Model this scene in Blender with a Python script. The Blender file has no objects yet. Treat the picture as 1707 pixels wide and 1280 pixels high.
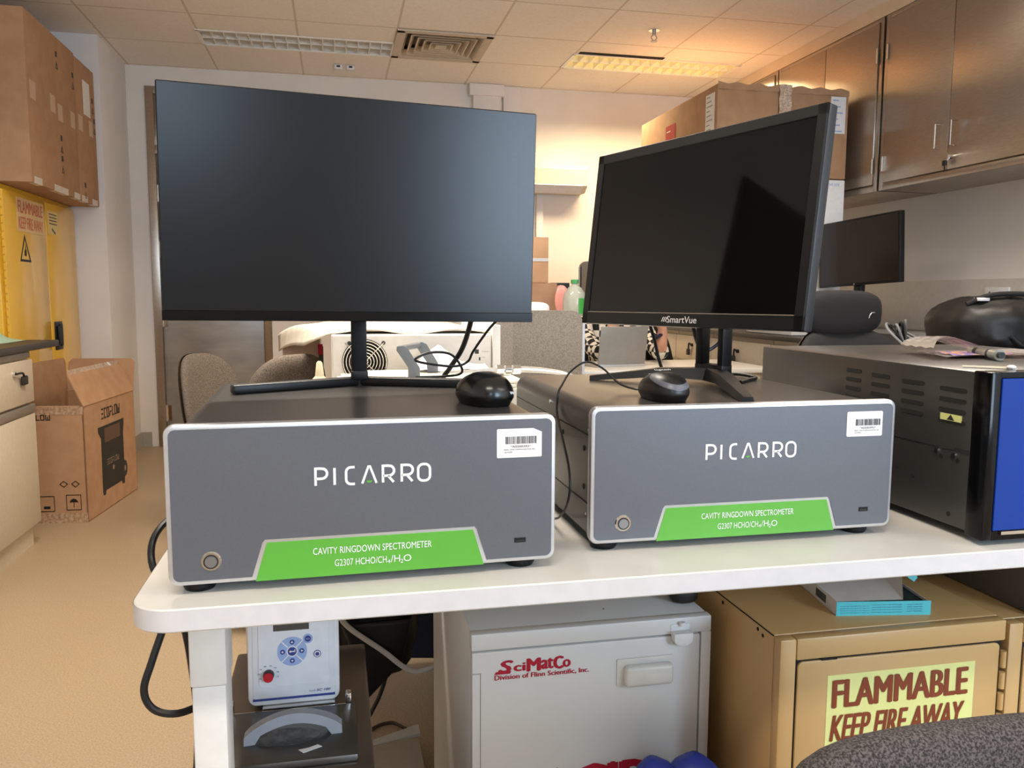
import bpy, bmesh, math, random
from mathutils import Matrix, Vector, noise as mnoise
random.seed(7)
SC = bpy.context.scene
COL = SC.collection
PI = math.pi

# ------------------------------------------------------------------ camera
cam_d = bpy.data.cameras.new('camera')
cam_d.sensor_width = 36.0
cam_d.lens = 36.0 * 1363.5 / 1707.0
cam_d.clip_start = 0.02
cam_d.clip_end = 60
cam = bpy.data.objects.new('camera', cam_d)
COL.objects.link(cam)
_f = Vector((0.20918724, 0.97202092, -0.10684577))
_r = Vector((0.97770261, -0.20995316, 0.00415599))
_u = Vector((0.0183929, 0.10533277, 0.99426692))
cam.matrix_world = Matrix(((_r.x, _u.x, -_f.x, 0.0), (_r.y, _u.y, -_f.y, -0.87241),
                           (_r.z, _u.z, -_f.z, 1.12436), (0, 0, 0, 1)))
SC.camera = cam

# ------------------------------------------------------------------ exposure, world
SC.view_settings.view_transform = 'Standard'
SC.view_settings.look = 'None'
SC.view_settings.gamma = 1.0
SC.view_settings.use_curve_mapping = False
SC.view_settings.exposure = 0.17
W = bpy.data.worlds.new('world')
SC.world = W
W.use_nodes = True
W.node_tree.nodes['Background'].inputs[0].default_value = (0.80, 0.90, 1.0, 1)
W.node_tree.nodes['Background'].inputs[1].default_value = 1.0


def area(name, loc, rot, sx, sy, power, color, spread=180):
    d = bpy.data.lights.new(name, 'AREA')
    d.shape = 'RECTANGLE'
    d.size = sx
    d.size_y = sy
    d.energy = power
    d.color = color
    d.spread = math.radians(spread)
    o = bpy.data.objects.new(name, d)
    o.location = loc
    o.rotation_euler = rot
    COL.objects.link(o)
    return o


# daylight coming in through the two windows of the wall behind the camera
DAY = (0.62, 0.80, 1.0)
area('daylight_left', (-0.10, -3.50, 2.1), (PI / 2, 0, 0), 0.7, 0.8, 14, DAY)
area('daylight_right', (2.40, -3.50, 1.65), (PI / 2, 0, 0), 1.2, 1.6, 92, DAY)
WARM = (1.0, 0.90, 0.78)
YEL = (1.0, 0.78, 0.48)


# ------------------------------------------------------------------ materials
def lin(c):
    out = []
    for v in c[:3]:
        v = v / 255.0
        out.append(v / 12.92 if v <= 0.04045 else ((v + 0.055) / 1.055) ** 2.4)
    return (*out, 1.0)


_MC = {}


def mat(name, rgb, rough=0.5, metal=0.0, rgb2=None, nscale=40.0, ndetail=3.0, stretch=None, bump=0.0,
        bscale=None, lo=0.35, hi=0.65, spec=0.5, emit=0.0, coat=0.0, alpha=1.0, trans=0.0, aniso=0.0):
    if name in _MC:
        return _MC[name]
    m = bpy.data.materials.new(name)
    m.use_nodes = True
    nt = m.node_tree
    b = nt.nodes['Principled BSDF']
    b.inputs['Base Color'].default_value = lin(rgb)
    b.inputs['Roughness'].default_value = rough
    b.inputs['Metallic'].default_value = metal
    b.inputs['Specular IOR Level'].default_value = spec
    b.inputs['Anisotropic'].default_value = aniso
    b.inputs['Coat Weight'].default_value = coat
    b.inputs['Alpha'].default_value = alpha
    b.inputs['Transmission Weight'].default_value = trans
    if emit:
        b.inputs['Emission Color'].default_value = lin(rgb)
        b.inputs['Emission Strength'].default_value = emit
    if rgb2 is None:
        rgb2 = tuple(max(0, c * 0.975) for c in rgb)
    tc = nt.nodes.new('ShaderNodeTexCoord')
    mp = nt.nodes.new('ShaderNodeMapping')
    if stretch:
        mp.inputs['Scale'].default_value = stretch
    nt.links.new(tc.outputs['Object'], mp.inputs['Vector'])
    nz = nt.nodes.new('ShaderNodeTexNoise')
    nz.inputs['Scale'].default_value = nscale
    nz.inputs['Detail'].default_value = ndetail
    nt.links.new(mp.outputs['Vector'], nz.inputs['Vector'])
    cr = nt.nodes.new('ShaderNodeValToRGB')
    cr.color_ramp.elements[0].position = lo
    cr.color_ramp.elements[1].position = hi
    cr.color_ramp.elements[0].color = lin(rgb2)
    cr.color_ramp.elements[1].color = lin(rgb)
    nt.links.new(nz.outputs['Fac'], cr.inputs['Fac'])
    nt.links.new(cr.outputs['Color'], b.inputs['Base Color'])
    if bump:
        bp = nt.nodes.new('ShaderNodeBump')
        bp.inputs['Strength'].default_value = bump
        bp.inputs['Distance'].default_value = 0.002
        src = nz
        if bscale:
            src = nt.nodes.new('ShaderNodeTexNoise')
            src.inputs['Scale'].default_value = bscale
            nt.links.new(mp.outputs['Vector'], src.inputs['Vector'])
        nt.links.new(src.outputs['Fac'], bp.inputs['Height'])
        nt.links.new(bp.outputs['Normal'], b.inputs['Normal'])
    _MC[name] = m
    return m


def line_mat(name, rgb, linergb, pitch, off, width, rough=0.8, speck=0.0):
    """a painted surface with a square grid of joints, in metres of the object's own space"""
    m = mat(name, rgb, rough, nscale=60, bump=0.05)
    nt = m.node_tree
    b = nt.nodes['Principled BSDF']
    src = b.inputs['Base Color'].links[0].from_socket
    tc = nt.nodes.new('ShaderNodeTexCoord')
    sp = nt.nodes.new('ShaderNodeSeparateXYZ')
    nt.links.new(tc.outputs['Object'], sp.inputs[0])
    facs = []
    for i, ax in enumerate(('X', 'Y')):
        a = nt.nodes.new('ShaderNodeMath')
        a.operation = 'ADD'
        a.inputs[1].default_value = 60 * pitch - off[i] + width / 2
        nt.links.new(sp.outputs[ax], a.inputs[0])
        mo = nt.nodes.new('ShaderNodeMath')
        mo.operation = 'MODULO'
        mo.inputs[1].default_value = pitch
        nt.links.new(a.outputs[0], mo.inputs[0])
        lt = nt.nodes.new('ShaderNodeMath')
        lt.operation = 'LESS_THAN'
        lt.inputs[1].default_value = width
        nt.links.new(mo.outputs[0], lt.inputs[0])
        facs.append(lt)
    mx = nt.nodes.new('ShaderNodeMath')
    mx.operation = 'MAXIMUM'
    nt.links.new(facs[0].outputs[0], mx.inputs[0])
    nt.links.new(facs[1].outputs[0], mx.inputs[1])
    mix = nt.nodes.new('ShaderNodeMix')
    mix.data_type = 'RGBA'
    nt.links.new(mx.outputs[0], mix.inputs['Factor'])
    nt.links.new(src, mix.inputs['A'])
    mix.inputs['B'].default_value = lin(linergb)
    nt.links.new(mix.outputs['Result'], b.inputs['Base Color'])
    return m


def checker_mat(name, a, bcol, scale):
    m = mat(name, a, 0.9, nscale=200, bump=0.1)
    nt = m.node_tree
    b = nt.nodes['Principled BSDF']
    tc = nt.nodes.new('ShaderNodeTexCoord')
    ch = nt.nodes.new('ShaderNodeTexChecker')
    ch.inputs['Scale'].default_value = scale
    ch.inputs['Color1'].default_value = lin(a)
    ch.inputs['Color2'].default_value = lin(bcol)
    nt.links.new(tc.outputs['Object'], ch.inputs['Vector'])
    nt.links.new(ch.outputs['Color'], b.inputs['Base Color'])
    return m


def clear_mat(name, rgb, rough=0.1, mixv=0.6):
    """thin see-through plastic"""
    m = mat(name, rgb, rough)
    nt = m.node_tree
    b = nt.nodes['Principled BSDF']
    out = nt.nodes['Material Output']
    t = nt.nodes.new('ShaderNodeBsdfTransparent')
    t.inputs[0].default_value = lin(rgb)
    mx = nt.nodes.new('ShaderNodeMixShader')
    mx.inputs[0].default_value = mixv
    nt.links.new(b.outputs[0], mx.inputs[1])
    nt.links.new(t.outputs[0], mx.inputs[2])
    nt.links.new(mx.outputs[0], out.inputs['Surface'])
    return m


M = {}
M['wall'] = mat('wall_paint', (236, 230, 224), 0.75, nscale=3, bump=0.02, bscale=120)
M['wallw'] = mat('pilaster_paint', (234, 231, 230), 0.7, nscale=3)
M['ceil'] = line_mat('ceiling_tiles', (244, 239, 232), (212, 202, 190), 0.6, (0.4, 4.33), 0.013)
M['floor'] = mat('speckled_vinyl', (178, 156, 127), 0.42, rgb2=(148, 127, 100), nscale=230, ndetail=4, lo=0.3, hi=0.7)
M['base'] = mat('grey_baseboard', (165, 160, 150), 0.6)
M['steel'] = mat('brushed_steel', (190, 178, 164), 0.30, 1.0, rgb2=(178, 168, 157), nscale=30, stretch=(1, 1, 14), aniso=0.9)
M['steeld'] = mat('door_steel', (176, 174, 171), 0.34, 0.55, rgb2=(160, 158, 155), nscale=4, stretch=(1, 1, 3), bump=0.02)
M['chrome'] = mat('chrome', (225, 222, 218), 0.12, 1.0)
M['alu'] = mat('aluminium', (212, 212, 214), 0.38, 0.75, nscale=80)
M['face'] = mat('grey_face_paint', (100, 102, 109), 0.36, 0.25, nscale=500, bump=0.02)
M['shell'] = mat('dark_grey_shell', (70, 67, 65), 0.29, 0.3, nscale=400, bump=0.02, spec=0.7)
M['shelld'] = mat('shell_seam', (22, 21, 20), 0.7)
M['green'] = mat('green_plate', (92, 168, 58), 0.35, nscale=8)
M['white'] = mat('white_plastic', (232, 232, 232), 0.4)
M['ink'] = mat('black_ink', (40, 40, 44), 0.6)
M['black'] = mat('black_plastic', (13, 13, 15), 0.42, nscale=100, spec=0.35)
M['gblack'] = mat('gloss_black', (8, 8, 10), 0.16, nscale=100, spec=0.22)
M['screen'] = mat('matte_screen', (15, 15, 17), 0.24, nscale=5, spec=0.32)
M['screen2'] = mat('semi_gloss_screen', (12, 11, 11), 0.07, nscale=5, spec=0.3)
M['table'] = mat('white_table_laminate', (224, 220, 212), 0.35, nscale=10, spec=0.5)
M['tedge'] = mat('table_edge_band', (214, 210, 210), 0.42)
M['leg'] = mat('white_leg_paint', (226, 222, 216), 0.45)
M['card'] = mat('cardboard', (184, 144, 110), 0.85, rgb2=(174, 134, 100), nscale=14, ndetail=6)
M['cardd'] = mat('cardboard_inside', (158, 122, 94), 0.9, rgb2=(146, 110, 84), nscale=14)
M['tape'] = clear_mat('clear_tape', (214, 196, 176), 0.15, 0.45)
M['paper'] = mat('white_paper', (235, 233, 232), 0.7)
M['yellow'] = mat('yellow_enamel', (240, 190, 58), 0.22, nscale=4, coat=0.3)
M['mustard'] = mat('mustard_enamel', (198, 162, 108), 0.38, nscale=3, rgb2=(192, 156, 103))
M['beige'] = mat('beige_laminate', (214, 203, 186), 0.5)
M['counter'] = mat('dark_countertop', (58, 54, 52), 0.45, nscale=80)
M['felt'] = mat('grey_felt', (166, 155, 142), 0.95, rgb2=(138, 128, 116), nscale=260, bump=0.3)
M['fabric'] = mat('brown_grey_weave', (98, 90, 88), 0.95, rgb2=(42, 37, 36), nscale=420, ndetail=5, bump=0.5, lo=0.4, hi=0.62)
M['fabricb'] = mat('taupe_weave', (118, 107, 95), 0.95, rgb2=(82, 73, 65), nscale=260, bump=0.4)
M['fabk'] = mat('black_fabric', (24, 23, 25), 0.8, nscale=150, bump=0.2)
M['lock'] = mat('lock_black', (30, 27, 25), 0.5)
M['red'] = mat('red_print', (178, 16, 48), 0.6)
M['brown'] = mat('brown_print', (128, 54, 20), 0.6)
M['lime'] = mat('pale_lime_label', (222, 224, 146), 0.5)
M['blue'] = mat('blue_panel', (3, 52, 142), 0.5, nscale=10, spec=0.25)
M['cyan'] = mat('turquoise_card', (84, 196, 204), 0.5)
M['acid'] = mat('acid_cabinet_white', (222, 222, 220), 0.42, nscale=4)
M['bluebag'] = mat('blue_plastic_bag', (22, 40, 128), 0.5, nscale=20, bump=0.2)
M['ctrl'] = mat('control_head_plastic', (226, 228, 232), 0.38)
M['lblue'] = mat('pale_blue_print', (156, 178, 222), 0.5)
M['dblue'] = mat('navy_print', (52, 66, 140), 0.5)
M['lcd'] = mat('grey_lcd', (78, 76, 72), 0.25)
M['redknob'] = mat('red_knob', (190, 30, 44), 0.35)
M['btop'] = mat('bath_steel', (128, 116, 106), 0.33, 0.8, rgb2=(112, 100, 92), nscale=12)
M['lid'] = mat('lid_steel', (112, 110, 106), 0.33, 0.8, rgb2=(88, 87, 84), nscale=9, ndetail=5)
M['hgrey'] = mat('grey_handle', (150, 154, 162), 0.5)
M['rackg'] = mat('slate_grey_handle', (112, 118, 124), 0.5)
M['skin'] = mat('skin', (214, 158, 134), 0.55, nscale=30)
M['hair'] = mat('black_hair', (22, 18, 16), 0.5, nscale=200)
M['check'] = checker_mat('checked_cotton', (232, 226, 214), (24, 24, 28), 26)
M['bottle'] = clear_mat('clear_bottle', (214, 218, 208), 0.08, 0.55)
M['gcap'] = mat('green_cap', (66, 148, 82), 0.4)
M['glabel'] = mat('green_label', (56, 150, 60), 0.5)
M['cloth'] = mat('cream_dust_sheet', (208, 201, 186), 0.8, nscale=14, bump=0.3, rgb2=(196, 188, 172))
M['hose'] = mat('braided_hose', (206, 204, 200), 0.3, 0.6, nscale=120)
M['zip'] = clear_mat('clear_zip_bag', (240, 232, 228), 0.2, 0.55)
M['cable'] = mat('black_cable', (18, 17, 18), 0.45)
M['cableg'] = mat('grey_white_cable', (196, 192, 186), 0.5)
M['louver'] = mat('louver_aluminium', (250, 248, 244), 0.3, 0.1)
M['tubeoff'] = mat('unlit_tube', (226, 226, 226), 0.4)
M['lit'] = mat('lit_tube', (255, 216, 100), 0.5, emit=1.5)
M['dark'] = mat('dark_gap', (20, 19, 18), 0.9)
M['duct'] = mat('duct_shade', (120, 108, 92), 0.9)
M['cap'] = mat('button_steel', (150, 150, 152), 0.35, 0.8)
M['vent'] = mat('vent_enamel', (204, 190, 170), 0.5)
M['navy'] = mat('navy_fabric', (28, 34, 58), 0.9)


# ------------------------------------------------------------------ mesh building
class G:
    """collects shapes, then links them as ONE mesh object"""

    def __init__(self, T=None):
        self.bm = bmesh.new()
        self.T = T or Matrix.Identity(4)
        self.mi = 0

    def _new(self, verts, faces, smooth=False):
        vs = [self.bm.verts.new(self.T @ Vector(v)) for v in verts]
        for f in faces:
            try:
                fc = self.bm.faces.new([vs[i] for i in f])
                fc.material_index = self.mi
            except ValueError:
                pass
        return vs

    def _merge(self, b2):
        me = bpy.data.meshes.new('tmp')
        for f in b2.faces:
            f.material_index = self.mi
        b2.transform(self.T)
        b2.to_mesh(me)
        self.bm.from_mesh(me)
        bpy.data.meshes.remove(me)
        b2.free()

    def box(self, x0, x1, y0, y1, z0, z1, bev=0.0, seg=2, top=1.0):
        b = bmesh.new()
        cx, cy = (x0 + x1) / 2, (y0 + y1) / 2
        co = []
        for z, k in ((z0, 1.0), (z1, top)):
            for x, y in ((x0, y0), (x1, y0), (x1, y1), (x0, y1)):
                co.append((cx + (x - cx) * k, cy + (y - cy) * k, z))
        v = [b.verts.new(c) for c in co]
        for f in ((3, 2, 1, 0), (4, 5, 6, 7), (0, 1, 5, 4), (1, 2, 6, 5), (2, 3, 7, 6), (3, 0, 4, 7)):
            b.faces.new([v[i] for i in f])
        if bev > 0:
            bmesh.ops.bevel(b, geom=list(b.edges), offset=bev, segments=seg, profile=0.5, affect='EDGES', clamp_overlap=True)
        self._merge(b)
        return self

    def prism(self, pts, axis, d0, d1, bev=0.0, seg=2):
        """polygon pts in the plane across `axis`, extruded from d0 to d1"""
        def p3(u, v, d):
            return {'x': (d, u, v), 'y': (u, d, v), 'z': (u, v, d)}[axis]
        b = bmesh.new()
        lo = [b.verts.new(p3(u, v, d0)) for u, v in pts]
        hi = [b.verts.new(p3(u, v, d1)) for u, v in pts]
        n = len(pts)
        b.faces.new(lo)
        b.faces.new(list(reversed(hi)))
        for i in range(n):
            b.faces.new((lo[i], hi[i], hi[(i + 1) % n], lo[(i + 1) % n]))
        bmesh.ops.recalc_face_normals(b, faces=list(b.faces))
        if bev > 0:
            caps = [e for e in b.edges if any(len(f.verts) == n for f in e.link_faces) or n == 4]
            bmesh.ops.bevel(b, geom=caps, offset=bev, segments=seg, profile=0.5, affect='EDGES', clamp_overlap=True)
        self._merge(b)
        return self

    def cyl(self, p0, p1, r0, r1=None, seg=20, caps=True):
        r1 = r0 if r1 is None else r1
        p0, p1 = Vector(p0), Vector(p1)
        d = (p1 - p0).normalized()
        a = d.orthogonal().normalized()
        c = d.cross(a)
        vs = []
        for p, r in ((p0, r0), (p1, r1)):
            for i in range(seg):
                t = 2 * PI * i / seg
                vs.append(p + a * (r * math.cos(t)) + c * (r * math.sin(t)))
        fs = [(i, (i + 1) % seg, seg + (i + 1) % seg, seg + i) for i in range(seg)]
        if caps:
            fs += [tuple(reversed(range(seg))), tuple(range(seg, 2 * seg))]
        self._new(vs, fs)
        return self

    def tube(self, pts, r, seg=10, smooth=6, flat=None):
        """round bar along a smoothed path; r may be a list"""
        P = [Vector(p) for p in pts]
        rs = r if isinstance(r, (list, tuple)) else [r] * len(P)
        path, rad = [], []
        if smooth and len(P) > 2:
            for i in range(len(P) - 1):
                a = P[i - 1] if i else P[0] * 2 - P[1]
                b, c = P[i], P[i + 1]
                d = P[i + 2] if i + 2 < len(P) else P[-1] * 2 - P[-2]
                for k in range(smooth):
                    t = k / smooth
                    path.append(0.5 * ((2 * b) + (c - a) * t + (2 * a - 5 * b + 4 * c - d) * t * t + (3 * b - a - 3 * c + d) * t ** 3))
                    rad.append(rs[i] * (1 - t) + rs[i + 1] * t)
            path.append(P[-1])
            rad.append(rs[-1])
        else:
            path, rad = P, rs
        n = len(path)
        vs, fs = [], []
        nrm = None
        for i, p in enumerate(path):
            t = (path[min(i + 1, n - 1)] - path[max(i - 1, 0)]).normalized()
            if nrm is None:
                nrm = t.orthogonal().normalized()
            nrm = (nrm - t * nrm.dot(t)).normalized()
            bn = t.cross(nrm)
            for k in range(seg):
                a = 2 * PI * k / seg
                vs.append(p + nrm * (rad[i] * math.cos(a)) + bn * (rad[i] * math.sin(a)))
        for i in range(n - 1):
            for k in range(seg):
                fs.append((i * seg + k, i * seg + (k + 1) % seg, (i + 1) * seg + (k + 1) % seg, (i + 1) * seg + k))
        fs.append(tuple(reversed(range(seg))))
        fs.append(tuple(range((n - 1) * seg, n * seg)))
        self._new(vs, fs)
        return self

    def lathe(self, prof, c=(0, 0, 0), seg=28, sx=1.0, sy=1.0):
        vs, fs = [], []
        n = len(prof)
        for r, z in prof:
            for k in range(seg):
                a = 2 * PI * k / seg
                vs.append((c[0] + r * sx * math.cos(a), c[1] + r * sy * math.sin(a), c[2] + z))
        for i in range(n - 1):
            for k in range(seg):
                fs.append((i * seg + k, i * seg + (k + 1) % seg, (i + 1) * seg + (k + 1) % seg, (i + 1) * seg + k))
        fs.append(tuple(reversed(range(seg))))
        fs.append(tuple(range((n - 1) * seg, n * seg)))
        self._new(vs, fs)
        return self

    def ball(self, c, rx, ry, rz, seg=20, rings=12, pw=1.0):
        prof = []
        for i in range(rings + 1):
            t = -PI / 2 + PI * i / rings
            prof.append((max(1e-4, math.cos(t) ** pw), math.copysign(abs(math.sin(t)) ** pw, math.sin(t))))
        vs, fs = [], []
        for r, z in prof:
            for k in range(seg):
                a = 2 * PI * k / seg
                ca, sa = math.cos(a), math.sin(a)
                ca = math.copysign(abs(ca) ** pw, ca)
                sa = math.copysign(abs(sa) ** pw, sa)
                vs.append((c[0] + rx * r * ca, c[1] + ry * r * sa, c[2] + rz * z))
        for i in range(rings):
            for k in range(seg):
                fs.append((i * seg + k, i * seg + (k + 1) % seg, (i + 1) * seg + (k + 1) % seg, (i + 1) * seg + k))
        self._new(vs, fs)
        return self

    def grid(self, fn, nu, nv):
        """surface fn(u,v) in 0..1"""
        vs = [fn(i / nu, j / nv) for j in range(nv + 1) for i in range(nu + 1)]
        fs = [(j * (nu + 1) + i, j * (nu + 1) + i + 1, (j + 1) * (nu + 1) + i + 1, (j + 1) * (nu + 1) + i) for j in range(nv) for i in range(nu)]
        self._new(vs, fs)
        return self

    def quad(self, *p):
        self._new(p, [tuple(range(len(p)))])
        return self

    def stroke(self, pts, w, d=0.0006, closed=False):
        """flat lettering stroke in local XZ, front at y=-d; pts are (x,z)"""
        P = [Vector((p[0], p[1])) for p in pts]
        n = len(P)
        L, R = [], []
        for i in range(n):
            a = P[i - 1] if (i or closed) else None
            b = P[(i + 1) % n] if (i < n - 1 or closed) else None
            t1 = (P[i] - a).normalized() if a is not None else (b - P[i]).normalized()
            t2 = (b - P[i]).normalized() if b is not None else t1
            n1, n2 = Vector((-t1.y, t1.x)), Vector((-t2.y, t2.x))
            m = (n1 + n2)
            m = m.normalized() if m.length > 1e-6 else n1
            k = min(2.0, 1.0 / max(0.3, m.dot(n1)))
            L.append(P[i] + m * (w / 2 * k))
            R.append(P[i] - m * (w / 2 * k))
        idx = list(range(n)) + ([0] if closed else [])
        for i in range(len(idx) - 1):
            i0, i1 = idx[i], idx[i + 1]
            q = [L[i0], L[i1], R[i1], R[i0]]
            vs = [(p.x, -d, p.y) for p in q] + [(p.x, 0, p.y) for p in q]
            self._new(vs, [(0, 1, 2, 3), (7, 6, 5, 4), (0, 4, 5, 1), (1, 5, 6, 2), (2, 6, 7, 3), (3, 7, 4, 0)])
        return self

    def text(self, s, x, z, w, h, bold=0.0, shear=0.0, d=0.0005, spacing=1.0, y=0.0):
        """built-in lettering fitted into a box w x h whose lower left corner is (x,z), in local XZ facing -y"""
        cu = bpy.data.curves.new('txt', 'FONT')
        cu.body = s
        cu.offset = 0.0
        cu.shear = shear
        cu.space_character = spacing
        cu.resolution_u = 3
        ob = bpy.data.objects.new('txt', cu)
        COL.objects.link(ob)
        bpy.context.view_layer.update()
        me = bpy.data.meshes.new_from_object(ob.evaluated_get(bpy.context.evaluated_depsgraph_get()))
        bpy.data.objects.remove(ob)
        bpy.data.curves.remove(cu)
        xs = [v.co.x for v in me.vertices]
        ys = [v.co.y for v in me.vertices]
        if not xs:
            return self
        x0, x1, y0, y1 = min(xs), max(xs), min(ys), max(ys)
        kx = w / (x1 - x0)
        ky = h / (y1 - y0) if h else kx
        fs = [tuple(p.vertices) for p in me.polygons]
        e = bold * (h or w / 6)
        for q, (dx, dz) in enumerate(((0, 0),) if not bold else ((0, 0), (e, 0), (-e, 0), (0, e * .35), (0, -e * .35))):
            self._new([(x + (v.co.x - x0) * kx + dx, y - d - q * .00008, z + (v.co.y - y0) * ky + dz) for v in me.vertices], fs)
        bpy.data.meshes.remove(me)
        return self

    def rough(self, amp, scale):
        """soft irregular bulges on everything collected so far"""
        for v in self.bm.verts:
            p = v.co * scale
            v.co += Vector((mnoise.noise(p), mnoise.noise(p + Vector((9, 3, 5))), mnoise.noise(p + Vector((4, 8, 2))))) * amp
        return self

    def obj(self, name, m, parent=None, ang=35, smooth=True, label=None, mods=None, recalc=True):
        if recalc:
            bmesh.ops.recalc_face_normals(self.bm, faces=list(self.bm.faces))
        if parent is not None:
            self.bm.transform(wm(parent).inverted())
        me = bpy.data.meshes.new(name)
        self.bm.to_mesh(me)
        self.bm.free()
        for mm in (m if isinstance(m, (list, tuple)) else [m]):
            me.materials.append(mm)
        if smooth:
            me.shade_smooth()
            me.set_sharp_from_angle(angle=math.radians(ang))
        o = bpy.data.objects.new(name, me)
        COL.objects.link(o)
        if parent is not None:
            o.parent = parent
        if label:
            o['label'] = label
        return o


def wm(o):
    """an object's world matrix from its own and its parents' placement"""
    m = Matrix.Translation(o.location) @ o.rotation_euler.to_matrix().to_4x4()
    return wm(o.parent) @ m if o.parent else m


def thing(name, label, cat, loc=(0, 0, 0), rz=0.0, group=None):
    o = bpy.data.objects.new(name, None)
    o.empty_display_size = 0.05
    COL.objects.link(o)
    o.location = loc
    o.rotation_euler = (0, 0, rz)
    o['label'] = label
    o['category'] = cat
    if group:
        o['group'] = group
    return o


def tag(o, label, cat, group=None):
    o['label'] = label
    o['category'] = cat
    if group:
        o['group'] = group
    return o


def struct(o):
    o['kind'] = 'structure'
    return o


def dup(root, loc, rz, label):
    r = root.copy()
    COL.objects.link(r)
    r.location = loc
    r.rotation_euler = (0, 0, rz)
    r['label'] = label
    for ch in list(root.children):
        c = ch.copy()
        COL.objects.link(c)
        c.parent = r
        for g in ch.children:
            d = g.copy()
            COL.objects.link(d)
            d.parent = c
    return r


def pose(x, y, z, a, b, g):
    """placement of an upright panel: yaw a, backward tilt b, in-plane roll g"""
    ex = Vector((math.cos(a), math.sin(a), 0))
    n = Vector((-math.sin(a), math.cos(a), 0))
    ez = math.cos(b) * Vector((0, 0, 1)) + math.sin(b) * n
    ex2 = math.cos(g) * ex + math.sin(g) * ez
    ez2 = -math.sin(g) * ex + math.cos(g) * ez
    ey = ez2.cross(ex2)
    return Matrix(((ex2.x, ey.x, ez2.x, x), (ex2.y, ey.y, ez2.y, y), (ex2.z, ey.z, ez2.z, z), (0, 0, 0, 1)))


def rrect(x0, x1, z0, z1, r, seg=5):
    pts = []
    for cx, cz, a0 in ((x1 - r, z0 + r, -90), (x1 - r, z1 - r, 0), (x0 + r, z1 - r, 90), (x0 + r, z0 + r, 180)):
        for i in range(seg + 1):
            a = math.radians(a0 + 90 * i / seg)
            pts.append((cx + r * math.cos(a), cz + r * math.sin(a)))
    return pts


def at(x, y, z, rz=0.0, rx=0.0):
    return Matrix.Translation((x, y, z)) @ Matrix.Rotation(rz, 4, 'Z') @ Matrix.Rotation(rx, 4, 'X')


FACE_PX = Matrix.Rotation(PI / 2, 4, 'Z')      # a sign drawn in XZ facing -y, turned to face +x


def sign_px(x, y, z):
    """local sign (reads along +y) on a face that looks towards +x, lower left corner at y"""
    return Matrix.Translation((x, y, z)) @ Matrix.Rotation(PI / 2, 4, 'Z')

# ================================================================== THE ROOM
CZ = 2.74
XW, XE, YN, YS = -2.2, 3.38, 5.56, -3.6
g = G()
g.box(XW - .1, XE + .1, YS - .1, YN + .1, -0.1, 0.0)
struct(g.obj('floor', M['floor']))


def holed(g, us, vs, holes, put):
    """tiles between the cut lines us x vs, leaving the holes open"""
    us, vs = sorted(set(us)), sorted(set(vs))
    for i in range(len(us) - 1):
        for j in range(len(vs) - 1):
            cu, cv = (us[i] + us[i + 1]) / 2, (vs[j] + vs[j + 1]) / 2
            if any(h[0] < cu < h[1] and h[2] < cv < h[3] for h in holes):
                continue
            put(us[i], us[i + 1], vs[j], vs[j + 1])


LIGHTS = [(-0.8, 0.4, 4.63, 4.93, 0), (1.6, 2.8, 4.60, 4.93, 1), (-0.8, 0.4, 1.6, 1.9, 1), (1.6, 2.8, 1.6, 1.9, 1),
          (-0.8, 0.4, -1.4, -1.1, 1), (1.6, 2.8, -1.4, -1.1, 1)]
VENT = (0.41, 0.99, 4.34, 4.92)
holes = [l[:4] for l in LIGHTS] + [VENT]
us = [XW - .1, XE + .1] + [h[0] for h in holes] + [h[1] for h in holes]
vs = [YS - .1, YN + .1] + [h[2] for h in holes] + [h[3] for h in holes]
g = G()
holed(g, us, vs, holes, lambda a, b, c, d: g.box(a, b, c, d, CZ, CZ + 0.02))
struct(g.obj('ceiling', M['ceil'], recalc=True))

g = G()
DX0, DX1, DZ1 = -1.30, -0.47, 2.60       # steel door opening in the north wall
holed(g, [XW - .1, XE + .1, DX0, DX1], [0, CZ, DZ1], [(DX0, DX1, 0, DZ1)], lambda a, b, c, d: g.box(a, b, YN, YN + .12, c, d))
struct(g.obj('wall_north', M['wall']))
g = G()
g.box(XE, XE + .1, YS, YN, 0, CZ)
struct(g.obj('wall_east', M['wall']))
g = G()
g.box(XW - .1, XW, YS, YN, 0, CZ)
struct(g.obj('wall_west', M['wall']))
g = G()
WIN = [(-1.0, 0.3, 1.0, 2.5), (1.5, 3.2, 0.7, 2.5)]
holed(g, [XW - .1, XE + .1] + [w[0] for w in WIN] + [w[1] for w in WIN], [0, CZ, 1.0, 0.7, 2.5], WIN,
      lambda a, b, c, d: g.box(a, b, YS - .1, YS, c, d))
struct(g.obj('wall_south', M['wall']))
for i, (a, b, c, d) in enumerate(WIN):
    g = G()
    for x in (a, (a + b) / 2 - .02, b - .04):
        g.box(x, x + .04, YS - .08, YS - .03, c, d)
    g.box(a, b, YS - .08, YS - .03, c, c + .04)
    g.box(a, b, YS - .08, YS - .03, d - .04, d)
    struct(g.obj('window_%d' % (i + 1), M['white']))
# the square pier in the north-west corner
g = G()
g.box(XW, -1.425, 4.87, YN, 0, CZ, 0.004)
struct(g.obj('wall_pier', M['wallw']))
g = G()
g.box(-1.425, -1.415, 4.862, YN - .012, 0, 0.11)
g.box(-1.425, DX0 - .05, YN - .012, YN, 0, 0.11)
struct(g.obj('baseboard_north', M['base']))
# shallow boxed-in risers and trunking on the north wall
g = G()
g.box(1.06, 1.277, YN - .06, YN, 0, CZ - .001, .004)
g.box(1.03, 1.30, YN - .075, YN, CZ - .09, CZ - .002, .004)
struct(g.obj('trim_1', M['wallw']))
g = G()
g.box(1.30, 1.445, YN - .03, YN, 2.1, CZ - .001, .004)
g.box(1.57, 1.625, YN - .03, YN, 0, 1.95, .004)
struct(g.obj('trim_2', M['wallw']))
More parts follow.
